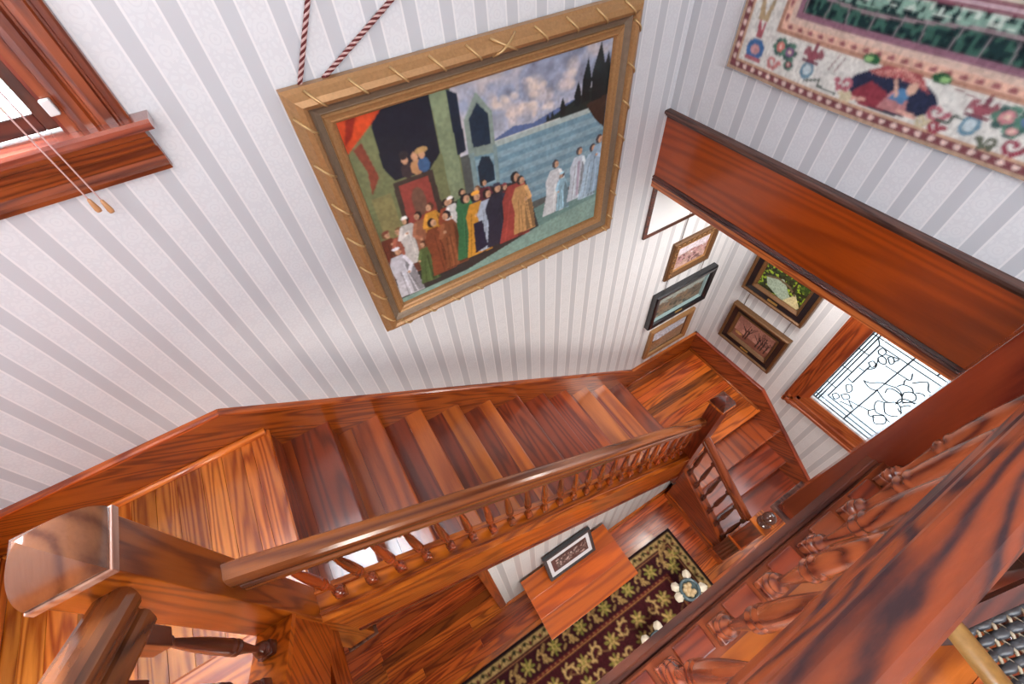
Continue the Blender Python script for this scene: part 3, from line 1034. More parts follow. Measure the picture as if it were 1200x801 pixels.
def big_painting(W, Hh):
    c = Canvas(W, Hh, .0040, (86, 90, 88))
    U = lambda u, v: (u * W, v * Hh)
    # sky with clouds
    c.rect(.36 * W, W, 0, .30 * Hh, (150, 160, 184))
    n = vnoise(c.ny, c.nx, 9, 12, 5) * .6 + vnoise(c.ny, c.nx, 22, 30, 6) * .4
    sky = (c.u > .36 * W) & (c.v < .30 * Hh)
    c.put(sky * np.clip((n - .45) * 4, 0, 1), (198, 188, 184), .8)
    c.put(sky * np.clip((.42 - n) * 4, 0, 1), (104, 108, 122), .8)
    c.put(sky * np.clip((c.v / Hh - .12) * 6, 0, 1), (206, 206, 212), .5)
    rc = random.Random(2)
    puffs = []
    for cx, cy, n_ in ((.67, .10, 9), (.79, .12, 8), (.60, .19, 9), (.70, .19, 7), (.55, .13, 6)):
        for _ in range(n_):
            puffs.append((cx + rc.uniform(-.04, .04), cy + rc.uniform(-.035, .035), rc.uniform(.012, .03), rc.uniform(.012, .03)))
    for cx, cy, rx, ry in puffs:
        c.ell(cx * W, cy * Hh, rx * W, ry * Hh, rc.choice([(232, 214, 198), (214, 200, 196), (196, 190, 198)]), .6, .3, .9)
    for cx, cy, rx, ry in ((.67, .10, .05, .055), (.70, .15, .06, .04), (.80, .14, .05, .035), (.62, .19, .09, .03), (.83, .07, .035, .05), (.55, .14, .04, .03)):
        c.ell(cx * W, cy * Hh, rx * W, ry * Hh, (232, 214, 198), .35, .2, .9)
    # far hills and long striped wall
    c.poly([U(.50, .275), U(.58, .245), U(.66, .262), U(.76, .235), U(.86, .215), U(1, .20), U(1, .32), U(.50, .32)], (86, 106, 150))
    c.rect(.40 * W, W, .285 * Hh, .70 * Hh, (112, 148, 164))
    for i, v in enumerate((.285, .345, .40, .46, .52, .58, .64)):
        c.rect(.40 * W, W, v * Hh, (v + .03) * Hh, (136, 166, 178) if i else (168, 184, 180))
    c.rect(.40 * W, W, .284 * Hh, .290 * Hh, (210, 214, 206))
    c.poly([U(.70, .285), U(.80, .24), U(.90, .20), U(1, .14), U(1, .29)], (30, 44, 42))
    c.poly([U(.90, .27), U(1, .20), U(1, .42), U(.95, .36)], (58, 44, 36))
    for x, top, bot, r in ((.725, .245, .285, .007), (.745, .235, .28, .006), (.79, .19, .275, .012), (.857, .14, .26, .016), (.895, .05, .25, .021), (.948, .0, .26, .032), (.985, .05, .25, .022)):
        c.poly([U(x, top), U(x + r, (top + bot) / 2), U(x + r * .8, bot), U(x - r * .8, bot), U(x - r, (top + bot) / 2)], (18, 32, 34))
    # plastered building at the left with a dark recess
    c.rect(0, .36 * W, 0, .90 * Hh, (116, 122, 84))
    c.poly([U(.29, 0), U(.345, 0), U(.36, .60), U(.30, .60)], (128, 142, 110))
    c.poly([U(.095, .05), U(.11, 0), U(.29, 0), U(.288, .25), U(.24, .31), U(.115, .30), U(.09, .23)], (24, 28, 42))
    c.rect(.02 * W, .09 * W, .35 * Hh, .70 * Hh, (146, 132, 84), .6)
    c.poly([U(.105, .31), U(.25, .31), U(.262, .62), U(.10, .62)], (66, 54, 48))
    c.poly([U(.122, .33), U(.230, .33), U(.238, .60), U(.118, .60)], (146, 66, 56))
    c.ell(.178 * W, .44 * Hh, .026 * W, .075 * Hh, (116, 82, 66))
    c.poly([U(.0, .0), U(.135, .0), U(.09, .05), U(.045, .09), U(.0, .13)], (206, 74, 34))
    c.poly([U(.03, .0), U(.06, .0), U(.03, .07), U(.0, .10)], (146, 40, 24))
    c.poly([U(.02, .12), U(.05, .10), U(.07, .26), U(.03, .33), U(.04, .22)], (132, 66, 48))
    for x, col in ((.165, (60, 48, 52)), (.20, (188, 140, 96)), (.225, (60, 92, 130))):
        c.ell(x * W, .275 * Hh, .022 * W, .035 * Hh, col)
        c.ell(x * W, .225 * Hh, .011 * W, .020 * Hh, (196, 150, 116))
    c.ell(.165 * W, .205 * Hh, .016 * W, .02 * Hh, (52, 44, 48))
    c.ell(.226 * W, .208 * Hh, .024 * W, .013 * Hh, (186, 150, 96))
    # dark tree and small pointed shrine
    c.poly([U(.345, .0), U(.38, .03), U(.385, .28), U(.35, .29)], (20, 34, 52))
    c.poly([U(.392, .145), U(.445, .045), U(.50, .15), U(.50, .34), U(.392, .32)], (132, 150, 140))
    c.poly([U(.408, .15), U(.445, .09), U(.482, .15), U(.482, .29), U(.412, .28)], (24, 44, 64))
    c.poly([U(.418, .38), U(.44, .335), U(.47, .345), U(.486, .40), U(.486, .48), U(.418, .48)], (24, 44, 62))
    c.rect(.395 * W, .412 * W, .30 * Hh, .55 * Hh, (126, 150, 150))
    c.rect(.49 * W, .505 * W, .30 * Hh, .52 * Hh, (126, 150, 150))
    # paved ground
    c.poly([U(0, .86), U(.35, .80), U(.70, .74), U(1, .70), U(1, 1), U(0, 1)], (104, 138, 132))
    c.poly([U(0, .93), U(.5, .91), U(1, .84), U(1, 1), U(0, 1)], (126, 156, 146))
    # crowd at the left, robed figures of our own invention
    rr = random.Random(5)
    c.poly([U(.0, .62), U(.20, .53), U(.42, .49), U(.62, .55), U(.68, .88), U(.3, .97), U(0, .97)], (44, 34, 36), .96)
    row1 = [(.03, .80, (110, 56, 40)), (.075, .79, (150, 84, 66)), (.12, .78, (200, 196, 190)), (.165, .77, (150, 96, 70)), (.215, .76, (196, 138, 50)), (.265, .75, (150, 74, 50)), (.31, .73, (206, 204, 200)),
            (.355, .72, (60, 116, 74)), (.40, .71, (40, 46, 70)), (.44, .70, (96, 40, 52)), (.49, .73, (30, 34, 48)), (.53, .75, (110, 44, 50))]
    for x, y, col in row1:
        robed(c, x * W, (y + rr.uniform(-.01, .04)) * Hh, rr.uniform(.27, .32) * Hh, col, hair=rr.choice([(40, 30, 30), (90, 54, 36), (120, 80, 50)]), seed=int(x * 999))
    row2 = [(.055, .95, (196, 196, 204), .30), (.145, .92, (84, 104, 60), .25), (.215, .90, (132, 70, 44), .33), (.275, .89, (136, 80, 50), .33), (.335, .87, (52, 110, 70), .36), (.385, .88, (206, 146, 52), .36),
            (.44, .87, (176, 190, 206), .34), (.49, .87, (40, 42, 60), .35), (.56, .88, (158, 66, 58), .38), (.61, .86, (196, 150, 96), .33)]
    for x, y, col, h in row2:
        robed(c, x * W, (y + .01) * Hh, h * 1.12 * Hh, col, hair=rr.choice([(40, 30, 30), (90, 54, 36), (30, 28, 34)]), seed=int(x * 777))
    c.poly([U(.36, .88), U(.42, .86), U(.41, .68), U(.37, .68)], (30, 32, 56))
    for x, y, col, h in ((.76, .83, (206, 210, 212), .34), (.81, .83, (150, 190, 206), .25), (.885, .80, (196, 206, 216), .33), (.94, .82, (170, 196, 212), .34), (.985, .80, (150, 176, 196), .36)):
        robed(c, x * W, y * Hh, h * Hh, col, hair=(70, 60, 64), seed=int(x * 555))
    c.rect(.878 * W, .892 * W, .56 * Hh, .78 * Hh, (150, 110, 140), .6)
    c.soften(1)
    c.grain(.16, .012, 8)
    c.grain(.10, .05, 9)
    return c


def landscape(sky, mid, dark, accent, seed):
    def f(W, Hh):
        c = Canvas(W, Hh, .0055, sky)
        n = vnoise(c.ny, c.nx, 6, 8, seed)
        n2 = vnoise(c.ny, c.nx, 14, 20, seed + 1)
        c.put(c.v > (.38 + .25 * (n - .5)) * Hh, mid)
        c.put((c.v > (.30 + .3 * (n2 - .5)) * Hh) & (n2 > .52), dark, .9)
        c.put((n * n2 > .30) & (c.v > .35 * Hh), accent, .8)
        c.put((c.v > .75 * Hh) & (n2 < .55), accent, .5)
        c.grain(.3, .012, seed + 3)
        return c
    return f


def brook(W, Hh):
    c = Canvas(W, Hh, .005, (46, 62, 30))
    n = vnoise(c.ny, c.nx, 12, 16, 3)
    n2 = vnoise(c.ny, c.nx, 26, 34, 4)
    c.put(n2 > .55, (24, 30, 18), .9)
    c.put((n > .55) & (n2 < .5), (140, 168, 46), .85)
    c.poly([(.10 * W, .62 * Hh), (.45 * W, .42 * Hh), (.85 * W, .95 * Hh), (.55 * W, Hh), (.2 * W, .86 * Hh)], (146, 164, 146))
    c.poly([(.62 * W, Hh), (.80 * W, .62 * Hh), (W, .92 * Hh), (.95 * W, Hh)], (196, 184, 140), .9)
    c.line([(.12 * W, .60 * Hh), (.35 * W, .48 * Hh), (.62 * W, .52 * Hh), (.78 * W, .66 * Hh)], .02, (96, 84, 62))
    c.line([(.70 * W, .1 * Hh), (.74 * W, .65 * Hh)], .016, (40, 32, 24))
    c.ell(.88 * W, .32 * Hh, .1 * W, .14 * Hh, (34, 62, 24), .8)
    c.grain(.3, .01, 5)
    return c


def bare_trees(W, Hh):
    c = Canvas(W, Hh, .005, (150, 106, 96))
    n = vnoise(c.ny, c.nx, 5, 8, 13)
    c.put(n > .5, (178, 132, 118), .7)
    c.put(c.v > .72 * Hh, (112, 66, 52), .8)
    for x0 in (.30, .36, .66, .74, .80, .9):
        r = random.Random(int(x0 * 100))
        c.line([(x0 * W, .85 * Hh), (x0 * W + .01, .45 * Hh)], .014, (44, 24, 26))
        for k in range(5):
            y = r.uniform(.45, .65)
            c.line([(x0 * W + .006, y * Hh), (x0 * W + r.uniform(-.07, .07), (y - r.uniform(.15, .35)) * Hh)], .006, (50, 28, 30))
    c.ell(.15 * W, .8 * Hh, .1 * W, .06 * Hh, (190, 150, 90), .7)
    c.grain(.2, .01, 15)
    return c


def shore(W, Hh):
    c = Canvas(W, Hh, .0055, (196, 206, 222))
    c.poly([(0, .45 * Hh), (.35 * W, .62 * Hh), (0, .8 * Hh)], (44, 54, 74))
    c.poly([(0, .55 * Hh), (W, .40 * Hh), (W, Hh), (0, Hh)], (150, 116, 78), .9)
    c.grain(.35, .012, 25)
    return c


def group_photo(W, Hh):
    c = Canvas(W, Hh, .0045, (70, 58, 62))
    r = random.Random(3)
    for i in range(60):
        x, y = r.uniform(.12, .97) * W, r.uniform(.2, .85) * Hh
        t = r.randint(110, 200)
        c.ell(x, y, .009, .013, (t, t - 12, t - 14))
        c.ell(x, y + .024, .013, .016, (t // 2, t // 2 - 10, t // 2 - 8))
    c.rect(0, .12 * W, 0, Hh, (84, 52, 56), .8)
    c.grain(.3, .01, 31)
    return c


# large painting on the left wall
FW = .140
ringsP = [([(0, 0), (0, .030), (.012, .040), (.030, .062), (.048, .070), (.060, .062), (.066, .050), (.066, 0)], GILT, 'frame'),
          ([(.066, 0), (.066, .046), (.078, .034), (.094, .026), (.098, .026), (.098, 0)], GILT_GREY, 'frame_cove'),
          ([(.098, 0), (.098, .036), (.104, .042), (.112, .038), (.122, .036), (.126, .040), (.134, .034), (.140, .020), (.140, 0)], GILT, 'frame_liner')]
pt, pplace = picture('A', .098, 1.642, 3.285, 4.500, ringsP, (big_painting, FW - .002, .018, OIL),
                     'large gilt-framed painting of robed figures hanging on the left wall', out=.01, name='framed_painting')


def ribbon(side, t, skew=.022):
    """a band wrapped slantwise over the round of the frame; t = place along that side"""
    pts = []
    for d, h in ((.010, .040), (.018, .053), (.030, .066), (.042, .073), (.050, .073), (.058, .066), (.066, .052)):
        q = t + skew * ((d - .010) / .056 * 2 - 1)
        a, z = {'t': (q, 4.500 - d), 'b': (q, 3.285 + d), 'l': (.098 + d, q), 'r': (1.642 - d, q)}[side]
        pts.append(pplace(a, z, h))
    return obj('ribbon', tube(bmesh.new(), pts, .0048, 6), GILT_LT, pt, True)


for i in range(10):
    if i != 5:
        ribbon('t', .20 + i * .150, .026)
    ribbon('b', .22 + i * .150, -.026)
for i in range(7):
    ribbon('l', 3.40 + i * .165, -.03)
    ribbon('r', 3.40 + i * .165, .03)
for sk in (-.055, .055):
    ribbon('t', .93, sk)


def rope(name, a, b, label):
    a, b = Vector(a), Vector(b)
    L = (b - a).length
    t = thing(name, a, label, 'cord', 'twisted cords of the large painting')
    d = (b - a).normalized()
    e1 = d.cross(Vector((0, 1, 0))).normalized()
    e2 = d.cross(e1)
    n = int(L / .004)
    for k, m in enumerate((CORD_R, CORD_W, CORD_R, CORD_W)):
        pts = []
        for i in range(n + 1):
            s = i / n * L
            th = s / .045 * 2 * math.pi + k * math.pi / 2
            pts.append(a + d * s + e1 * (.0045 * math.cos(th)) + e2 * (.0045 * math.sin(th)))
        obj('strand', tube(bmesh.new(), pts, .0038, 5), m, t, True)
    return t


rope('picture_cord', (.173, Y0 - .016, 4.497), (.65, Y0 - .016, 5.33), 'twisted red and pink cord, the left one above the gilt frame')
rope('picture_cord', (.252, Y0 - .016, 4.497), (.87, Y0 - .016, 4.835), 'twisted red and pink cord, the more slanting one above the gilt frame')

# pictures in the corner alcove
gold1 = [([(0, 0), (0, .02), (.01, .03), (.035, .034), (.060, .020), (.070, .014), (.070, 0)], BRONZE, 'frame'), ([(.070, 0), (.070, .02), (.080, .02), (.085, .010), (.085, 0)], GILT, 'frame_liner')]
ctx = landscape((206, 196, 206), (170, 130, 132), (96, 66, 66), (190, 160, 150), 41)
p1, pl1 = picture('A', 2.40, 2.93, 2.36, 2.765, gold1, (ctx, .083, .010, OIL), 'brown carved-frame picture, topmost of the three on the left wall', 'small pictures in the landing corner')
for k in range(9):
    bm = bmesh.new()
    cx, cz = 2.44 + k * .056, 2.765 - .035
    tube(bm, [pl1(cx + .016 * math.cos(t), cz + .014 * math.sin(t), .034) for t in np.linspace(0, 5.2, 10)], .0035, 5)
    obj('carved_scroll', bm, GILT, p1, True)
for k in range(5):
    bm = bmesh.new()
    cx, cz = 2.40 + .035, 2.42 + k * .06
    tube(bm, [pl1(cx + .014 * math.cos(t), cz + .016 * math.sin(t), .034) for t in np.linspace(0, 5.2, 10)], .0035, 5)
    obj('carved_scroll', bm, GILT, p1, True)
black = [([(0, 0), (0, .05), (.012, .062), (.05, .055), (.062, .04), (.062, 0)], BLACKP, 'frame'), ([(.062, 0), (.062, .036), (.070, .034), (.074, .012), (.074, 0)], plain('pale_slip', srgb(150, 176, 180), .4), 'frame_liner')]
picture('A', 2.335, 3.10, 1.765, 2.215, black, (landscape((150, 160, 156), (104, 96, 84), (60, 58, 50), (140, 118, 96), 51), .072, .010, OIL), 'black-framed landscape with a brass plate, middle of three on the left wall', 'small pictures in the landing corner', plate=(.09, 1.81, .052))
gold2 = [([(0, 0), (0, .03), (.02, .04), (.05, .03), (.062, .012), (.062, 0)], GILT, 'frame'), ([(.062, 0), (.062, .016), (.072, .016), (.076, .008), (.076, 0)], BRONZE, 'frame_liner')]
picture('A', 2.45, 3.06, 1.16, 1.625, gold2, (shore, .074, .007, OIL), 'small gilt-framed shore scene just above the landing baseboard', 'small pictures in the landing corner')
rB = [([(0, 0), (0, .05), (.008, .060), (.022, .060), (.030, .050), (.030, 0)], BRONZE, 'frame'), ([(.030, 0), (.030, .040), (.036, .040), (.082, .032), (.082, 0)], BLACKP, 'frame_panel'),
      ([(.082, 0), (.082, .044), (.090, .046), (.108, .028), (.112, .018), (.112, 0)], BRONZE, 'frame_liner')]
picture('B', -1.445, -.805, 2.005, 2.56, rB, (brook, .110, .014, OIL), 'dark-framed green brook painting above the bare trees picture', 'pictures beside the stained glass window', plate=(.10, 2.045, .036))
picture('B', -1.435, -.80, 1.29, 1.80, rB, (bare_trees, .110, .014, OIL), 'dark-framed picture of bare trees beside the stained glass window', 'pictures beside the stained glass window', plate=(.09, 1.33, .036))
wires = [('A', 2.47, 2.765, 3.3), ('A', 2.86, 2.765, 3.3), ('A', 2.46, 2.215, 2.36), ('A', 2.90, 2.215, 2.36), ('B', 1.35, 1.80, 2.005), ('B', .90, 1.80, 2.005)]
for wl, a, z0, z1 in wires:
    bm = bmesh.new()
    p = (lambda z: (a, Y0 - .012, z)) if wl == 'A' else (lambda z: (XL - .012, a, z))
    tube(bm, [p(z0 - .01), p(z1 + .01)], .003, 5)
    o = obj('hanging_wire', bm, WIRE, None, loc=p(z0))
    tag(o, {('A', 2.47): 'left wire above the carved-frame picture', ('A', 2.86): 'right wire above the carved-frame picture', ('A', 2.46): 'left wire between carved and black frames', ('A', 2.90): 'right wire between carved and black frames',
            ('B', 1.35): 'left wire joining the brook and bare trees frames', ('B', .90): 'right wire joining the brook and bare trees frames'}[(wl, a)], 'wire', 'picture wires')

# white panel with thin brown frame near the header
t = thing('framed_picture', (2.45, Y0, 3.0), 'blank white picture in a thin brown frame just under the header', 'picture')
obj('frame', ring_frame(bmesh.new(), 2.012, 2.95, 2.995, 3.44, [(0, 0), (0, .018), (.028, .018), (.028, 0)], lambda a, z, h: (a, Y0 - .001 - h, z)), DARKW['x'], t)
obj('panel', B(2.035, 2.93, Y0 - .012, Y0 - .003, 3.018, 3.42), WHITEP, t)

# ------------------------------------------------------------------ tapestry on the upper far wall
TW, TH = 2.3, 1.35


def tapestry(W, Hh):
    """u runs right from the left edge; heights below are measured up from the bottom hem"""
    c = Canvas(W, Hh, .0050, (196, 195, 190))
    up = Hh - c.v
    right = W - c.u
    e = np.minimum(np.minimum(c.u, right), np.minimum(up, c.v))
    def bandm(a, b):
        return (e >= a) & (e < b)
    along = np.where((up <= c.u) & (up <= right) | (c.v <= c.u) & (c.v <= right), c.u, up)
    c.put(bandm(0, .012), (176, 150, 128))
    c.put(bandm(.012, .040), (122, 72, 78))
    ph = (along / .042) % 1
    c.put(bandm(.016, .036) & (ph < .5) & (np.abs(e - .026) < .010 * (1 - np.abs(ph - .25) * 2.6)), (222, 196, 188))
    c.put(bandm(.040, .046), (190, 156, 130))
    c.put(bandm(.046, .185), (214, 214, 208))
    c.put(bandm(.185, .197), (176, 132, 112))
    c.put(bandm(.197, .222), (216, 176, 156))
    ph = (along / .045) % 1
    c.put(bandm(.200, .218) & (ph < .55) & (np.abs(e - .209) < .008 * (1 - np.abs(ph - .28) * 2)), (150, 92, 96))
    c.put(bandm(.222, .245), (204, 180, 166))
    c.put(e >= .245, (140, 102, 118))
    inner = e >= .262
    n = vnoise(c.ny, c.nx, 90, 190, 61) * .7 + vnoise(c.ny, c.nx, 40, 60, 63) * .3
    n2 = vnoise(c.ny, c.nx, 80, 170, 62) * .8 + vnoise(c.ny, c.nx, 20, 40, 64) * .2
    c.put(inner & (up < .37), (26, 50, 52))
    c.put(inner & (up < .37) & (n > .56), (58, 98, 86), .9)
    c.put(inner & (up < .37) & (n < .28), (14, 28, 34), .9)
    c.put(inner & (up > .325) & (up < .37) & (n > .46), (132, 166, 152), .9)
    c.put(inner & (up > .335) & (up < .37) & (n2 > .60), (196, 210, 200), .9)
    c.put(inner & (np.abs(up - .318 - .01 * np.sin(c.u * 9)) < .004), (150, 130, 136), .9)
    for k in range(26):
        x = .27 + k * .085
        c.line([(x, Hh - .265), (x + .012 * math.sin(k * 2.2), Hh - .318)], .005, (136, 126, 130), .9)
    c.put(inner & (up >= .37) & (up < .40), (120, 70, 84))
    c.put(inner & (up >= .378) & (up < .386), (206, 184, 190), .8)
    c.put(inner & (up >= .40), (206, 200, 184))
    c.put(inner & (up >= .40) & (n2 > .6), (170, 170, 150), .5)
    c.put(inner & (up >= .62) & (n2 + n > 1.0), (70, 100, 84), .9)
    # border ornament
    r = random.Random(9)

    def flower(x, y, s, col):
        for k in range(6):
            c.ell(x + s * .7 * math.cos(k), y + s * .7 * math.sin(k), s * .5, s * .4, (86, 128, 112) if k % 2 else (70, 100, 96))
        c.ell(x, y, s * .6, s * .55, col)
        c.ell(x, y, s * .25, s * .22, (226, 196, 180))

    def scroll(x, y, s, sg, col):
        pts = []
        for k in range(14):
            th = k * .5
            rr = s * (1 - k / 16)
            pts.append((x + sg * rr * math.cos(th), y + rr * .8 * math.sin(th)))
        c.line(pts, .011, col)
        for k in (0, 2, 4):
            c.ell(pts[k][0], pts[k][1], .014, .008, col, 1, k)

    def urn(x, y):
        c.ell(x, y + .02, .028, .030, (104, 140, 160))
        c.ell(x, y + .018, .017, .018, (190, 206, 210))
        c.rect(x - .035, x + .035, y - .016, y - .006, (120, 74, 84))
        c.ell(x, y - .03, .026, .016, (150, 86, 96))
        c.ell(x - .03, y - .04, .011, .018, (150, 96, 104), 1, .4)
        c.ell(x + .03, y - .04, .011, .018, (150, 96, 104), 1, -.4)
        c.ell(x, y - .055, .008, .018, (130, 76, 88))

    def canopy(x, y):
        c.ell(x, y, .150, .062, (44, 50, 74))
        c.poly([(x - .11, y - .045), (x - .06, y - .072), (x, y - .078), (x + .06, y - .072), (x + .11, y - .03), (x + .06, y - .042), (x, y - .048), (x - .06, y - .04)], (160, 84, 86))
        for k in range(8):
            xx = x - .09 + k * .026
            c.line([(x, y - .078), (xx, y - .042)], .003, (206, 150, 140))
        c.poly([(x - .13, y + .035), (x - .08, y - .02), (x - .01, y + .0), (x + .01, y + .055), (x - .08, y + .06)], (140, 60, 72))
        c.poly([(x - .02, y + .05), (x + .0, y - .01), (x + .05, y - .02), (x + .08, y + .05)], (186, 130, 130))
        c.poly([(x + .0, y + .015), (x + .02, y - .025), (x + .06, y - .02), (x + .055, y + .02)], (84, 128, 168))
        c.ell(x + .055, y - .03, .015, .019, (206, 170, 150))
        c.line([(x + .02, y + .0), (x - .005, y - .04)], .011, (206, 168, 150))
        c.line([(x + .05, y + .04), (x + .11, y + .045)], .013, (206, 160, 146))
        c.line([(x - .07, y + .04), (x - .12, y + .05)], .012, (206, 160, 146))
        for sg in (-1, 1):
            scroll(x + sg * .16, y + .01, .035, sg, (176, 104, 116))
            scroll(x + sg * .135, y + .045, .022, sg, (200, 190, 160))
            c.ell(x + sg * .115, y - .078, .030, .016, (46, 92, 62))
            c.ell(x + sg * .125, y - .078, .014, .008, (150, 196, 130))

    yb = Hh - .113
    x = .0
    k = 0
    c.ell(.115, Hh - .10, .045, .040, (76, 116, 166))
    c.ell(.115, Hh - .10, .022, .020, (196, 150, 150))
    for q in range(5):
        c.ell(.085 + q * .016, Hh - .065, .010, .010, (176, 104, 112))
    c.poly([(.10, Hh - .14), (.085, Hh - .24), (.115, Hh - .17), (.13, Hh - .25), (.13, Hh - .14)], (170, 96, 104))
    c.poly([(.085, Hh - .20), (.06, Hh - .36), (.11, Hh - .22), (.15, Hh - .36), (.13, Hh - .20)], (170, 150, 118))
    flower(.228, yb - .026, .030, (206, 120, 112))
    flower(.275, yb - .020, .030, (130, 96, 132))
    scroll(.215, yb + .03, .032, 1, (196, 130, 128))
    flower(.29, yb + .02, .020, (150, 84, 96))
    urn(.375, yb - .005)
    canopy(.70, yb)
    for gx in (.475, .50):
        c.line([(gx, yb - .065), (gx - .02, yb - .01)], .004, (140, 110, 110))
    c.line([(.38, yb + .05), (.44, yb + .03), (.44, yb + .05), (.52, yb + .055)], .007, (84, 96, 90))
    c.line([(.87, yb + .03), (.91, yb + .03), (.91, yb + .005), (.95, yb + .01)], .007, (84, 96, 90))
    c.line([(.86, yb - .065), (.93, yb - .055), (.95, yb - .05)], .004, (150, 120, 120))
    c.line([(.945, yb - .055), (.925, yb - .015)], .005, (140, 100, 104))
    scroll(.88, yb + .048, .025, 1, (150, 76, 86))
    urn(.965, yb + .0)
    flower(1.035, yb - .03, .034, (196, 134, 140))
    flower(1.09, yb - .035, .032, (96, 120, 160))
    flower(1.07, yb - .0, .022, (206, 150, 150))
    scroll(1.10, yb + .035, .034, 1, (150, 76, 90))
    scroll(1.04, yb + .045, .028, -1, (96, 104, 90))
    xx = 1.25
    while xx < W - .3:
        urn(xx, yb)
        flower(xx + .12, yb - .01, .03, (196, 130, 130))
        scroll(xx + .2, yb + .02, .033, 1, (170, 96, 106))
        xx += .30
    c.soften(1)
    c.grain(.16, .009, 71)
    c.grain(.10, .03, 72)
    return c


cv = tapestry(TW, TH)
tp = thing('tapestry', (XB - .02, 1.41 - TW / 2, 4.2), 'bordered tapestry of foliage and flowers hanging on the upper far wall', 'tapestry')
o0 = Vector((XB - .022, 1.412, 4.2 + TH)) - org(tp)
me = cv.mesh('woven_field', o0, (0, -1, 0), (0, 0, -1), TEXTILE)
P = np.zeros(len(me.vertices) * 3, np.float32)
me.vertices.foreach_get('co', P)
P = P.reshape(-1, 3)
P[:, 0] += .006 * np.sin(P[:, 1] * 7) * 0.8 - .002
P[:, 2] -= .010 * np.exp(-((P[:, 2]) / .25) ** 2) * np.sin(P[:, 1] * 3.1)
me.vertices.foreach_set('co', P.reshape(-1))
link_mesh('woven_field', me, tp)
obj('backing', B(XB - .012, XB - .002, 1.412 - TW, 1.410, 4.21, 4.2 + TH), plain('tapestry_lining', srgb(180, 160, 136), .9), tp)
obj('hanging_rod', tube(bmesh.new(), [(XB - .02, 1.5, 4.2 + TH + .01), (XB - .02, 1.33 - TW, 4.2 + TH + .01)], .014, 10), BRONZE, tp, True)

# ------------------------------------------------------------------ rug
RX0, RX1, RY0, RY1 = -1.62, 1.868, -1.35, .325


def rug(W, Hh):
    c = Canvas(W, Hh, .0085, (66, 22, 28))
    e = np.minimum(np.minimum(c.u, W - c.u), np.minimum(c.v, Hh - c.v))
    GOLD, GR, MA = (190, 158, 104), (92, 88, 44), (62, 18, 26)
    ax = np.where(np.minimum(c.v, Hh - c.v) <= np.minimum(c.u, W - c.u), c.u, c.v)
    mk = lambda a, b: (e >= a) & (e < b)
    c.put(mk(.0, .026), (34, 16, 20))
    c.put(mk(.026, .110), (176, 148, 98))
    ph = (ax / .115) % 1
    c.put(mk(.040, .098) & (np.abs(e - .068 - .020 * np.sin(ph * 6.283)) < .010), (80, 74, 40))
    c.put(mk(.036, .100) & ((ph - .25) ** 2 * 60 + ((e - .072) / .022) ** 2 < .7), (86, 34, 34))
    c.put(mk(.036, .100) & ((ph - .75) ** 2 * 60 + ((e - .062) / .020) ** 2 < .7), (44, 44, 30))
    c.put(mk(.110, .120), MA)
    c.put(mk(.120, .128), (150, 104, 70))
    c.put(mk(.128, .315), (56, 20, 28))
    c.put(mk(.315, .322), (160, 112, 66))
    c.put(mk(.322, .345), (96, 34, 34))
    ph2 = (ax / .05) % 1
    c.put(mk(.328, .339) & (ph2 < .35), (168, 120, 76))
    c.put(mk(.345, .352), (170, 120, 70))

    def spiral(x, y, s, th0, sg, col=GOLD, wd=.017):
        pts = []
        for k in range(16):
            th = th0 + sg * k * .36
            rr = s * (1 - k / 19)
            pts.append((x + rr * math.cos(th), y + rr * math.sin(th)))
        c.line(pts, wd, col)
        for k in (1, 3, 5, 7):
            a = th0 + sg * k * .36
            c.ell(pts[k][0] + .018 * math.cos(a), pts[k][1] + .018 * math.sin(a), .024, .010, col, 1, a + .6)

    def palm(x, y, s, col=GOLD, c2=GR):
        for k in range(8):
            a = k * math.pi / 4 + .2
            c.ell(x + s * .62 * math.cos(a), y + s * .62 * math.sin(a), s * .42, s * .16, col if k % 2 else c2, 1, a)
        c.ell(x, y, s * .36, s * .36, col)
        c.ell(x, y, s * .2, s * .2, c2)

    r = random.Random(4)
    for (n, L, f) in ((22, W, lambda t, k: (t, .222)), (22, W, lambda t, k: (t, Hh - .222)), (10, Hh, lambda t, k: (.222, t)), (10, Hh, lambda t, k: (W - .222, t))):
        for k in range(n):
            t = .16 + (L - .32) * k / (n - 1)
            x, y = f(t, k)
            if k % 2:
                palm(x, y, .070, (176, 156, 90), (122, 120, 56))
            else:
                spiral(x - .02, y, .050, 1.2, 1 if k % 4 == 1 else -1, (176, 144, 92), .013)
                c.ell(x + .045, y + .045, .050, .017, (164, 134, 84), 1, .7)
                c.ell(x + .045, y - .045, .050, .017, (140, 112, 70), 1, -.7)
                c.ell(x - .06, y + .05, .030, .012, (150, 122, 76), 1, -.6)
    x = .50
    row = 0
    yy = .47
    while yy < Hh - .40:
        x = .50 + (row % 2) * .10
        k = 0
        while x < W - .42:
            if (k + row) % 2:
                palm(x, yy, .072, (190, 160, 100), (134, 126, 62))
            else:
                spiral(x, yy, .075, r.uniform(0, 6), 1 if k % 4 else -1)
            c.line([(x, yy), (x + .10, yy + .05), (x + .20, yy - .02)], .007, (140, 104, 66))
            x += .165
            k += 1
        yy += .150
        row += 1
    c.soften(1)
    c.grain(.3, .012, 81)
    return c


cv = rug(RX1 - RX0, RY1 - RY0)
rg = thing('rug', (.1, -.5, 0), 'maroon and gold floral runner rug under the table', 'rug')
me = cv.mesh('pile', Vector((RX0, RY1, .0115)) - org(rg), (1, 0, 0), (0, -1, 0), TEXTILE)
link_mesh('pile', me, rg)
obj('backing', B(RX0, RX1, RY0, RY1, .0008, .011), plain('rug_edge', srgb(40, 18, 22), .9), rg)

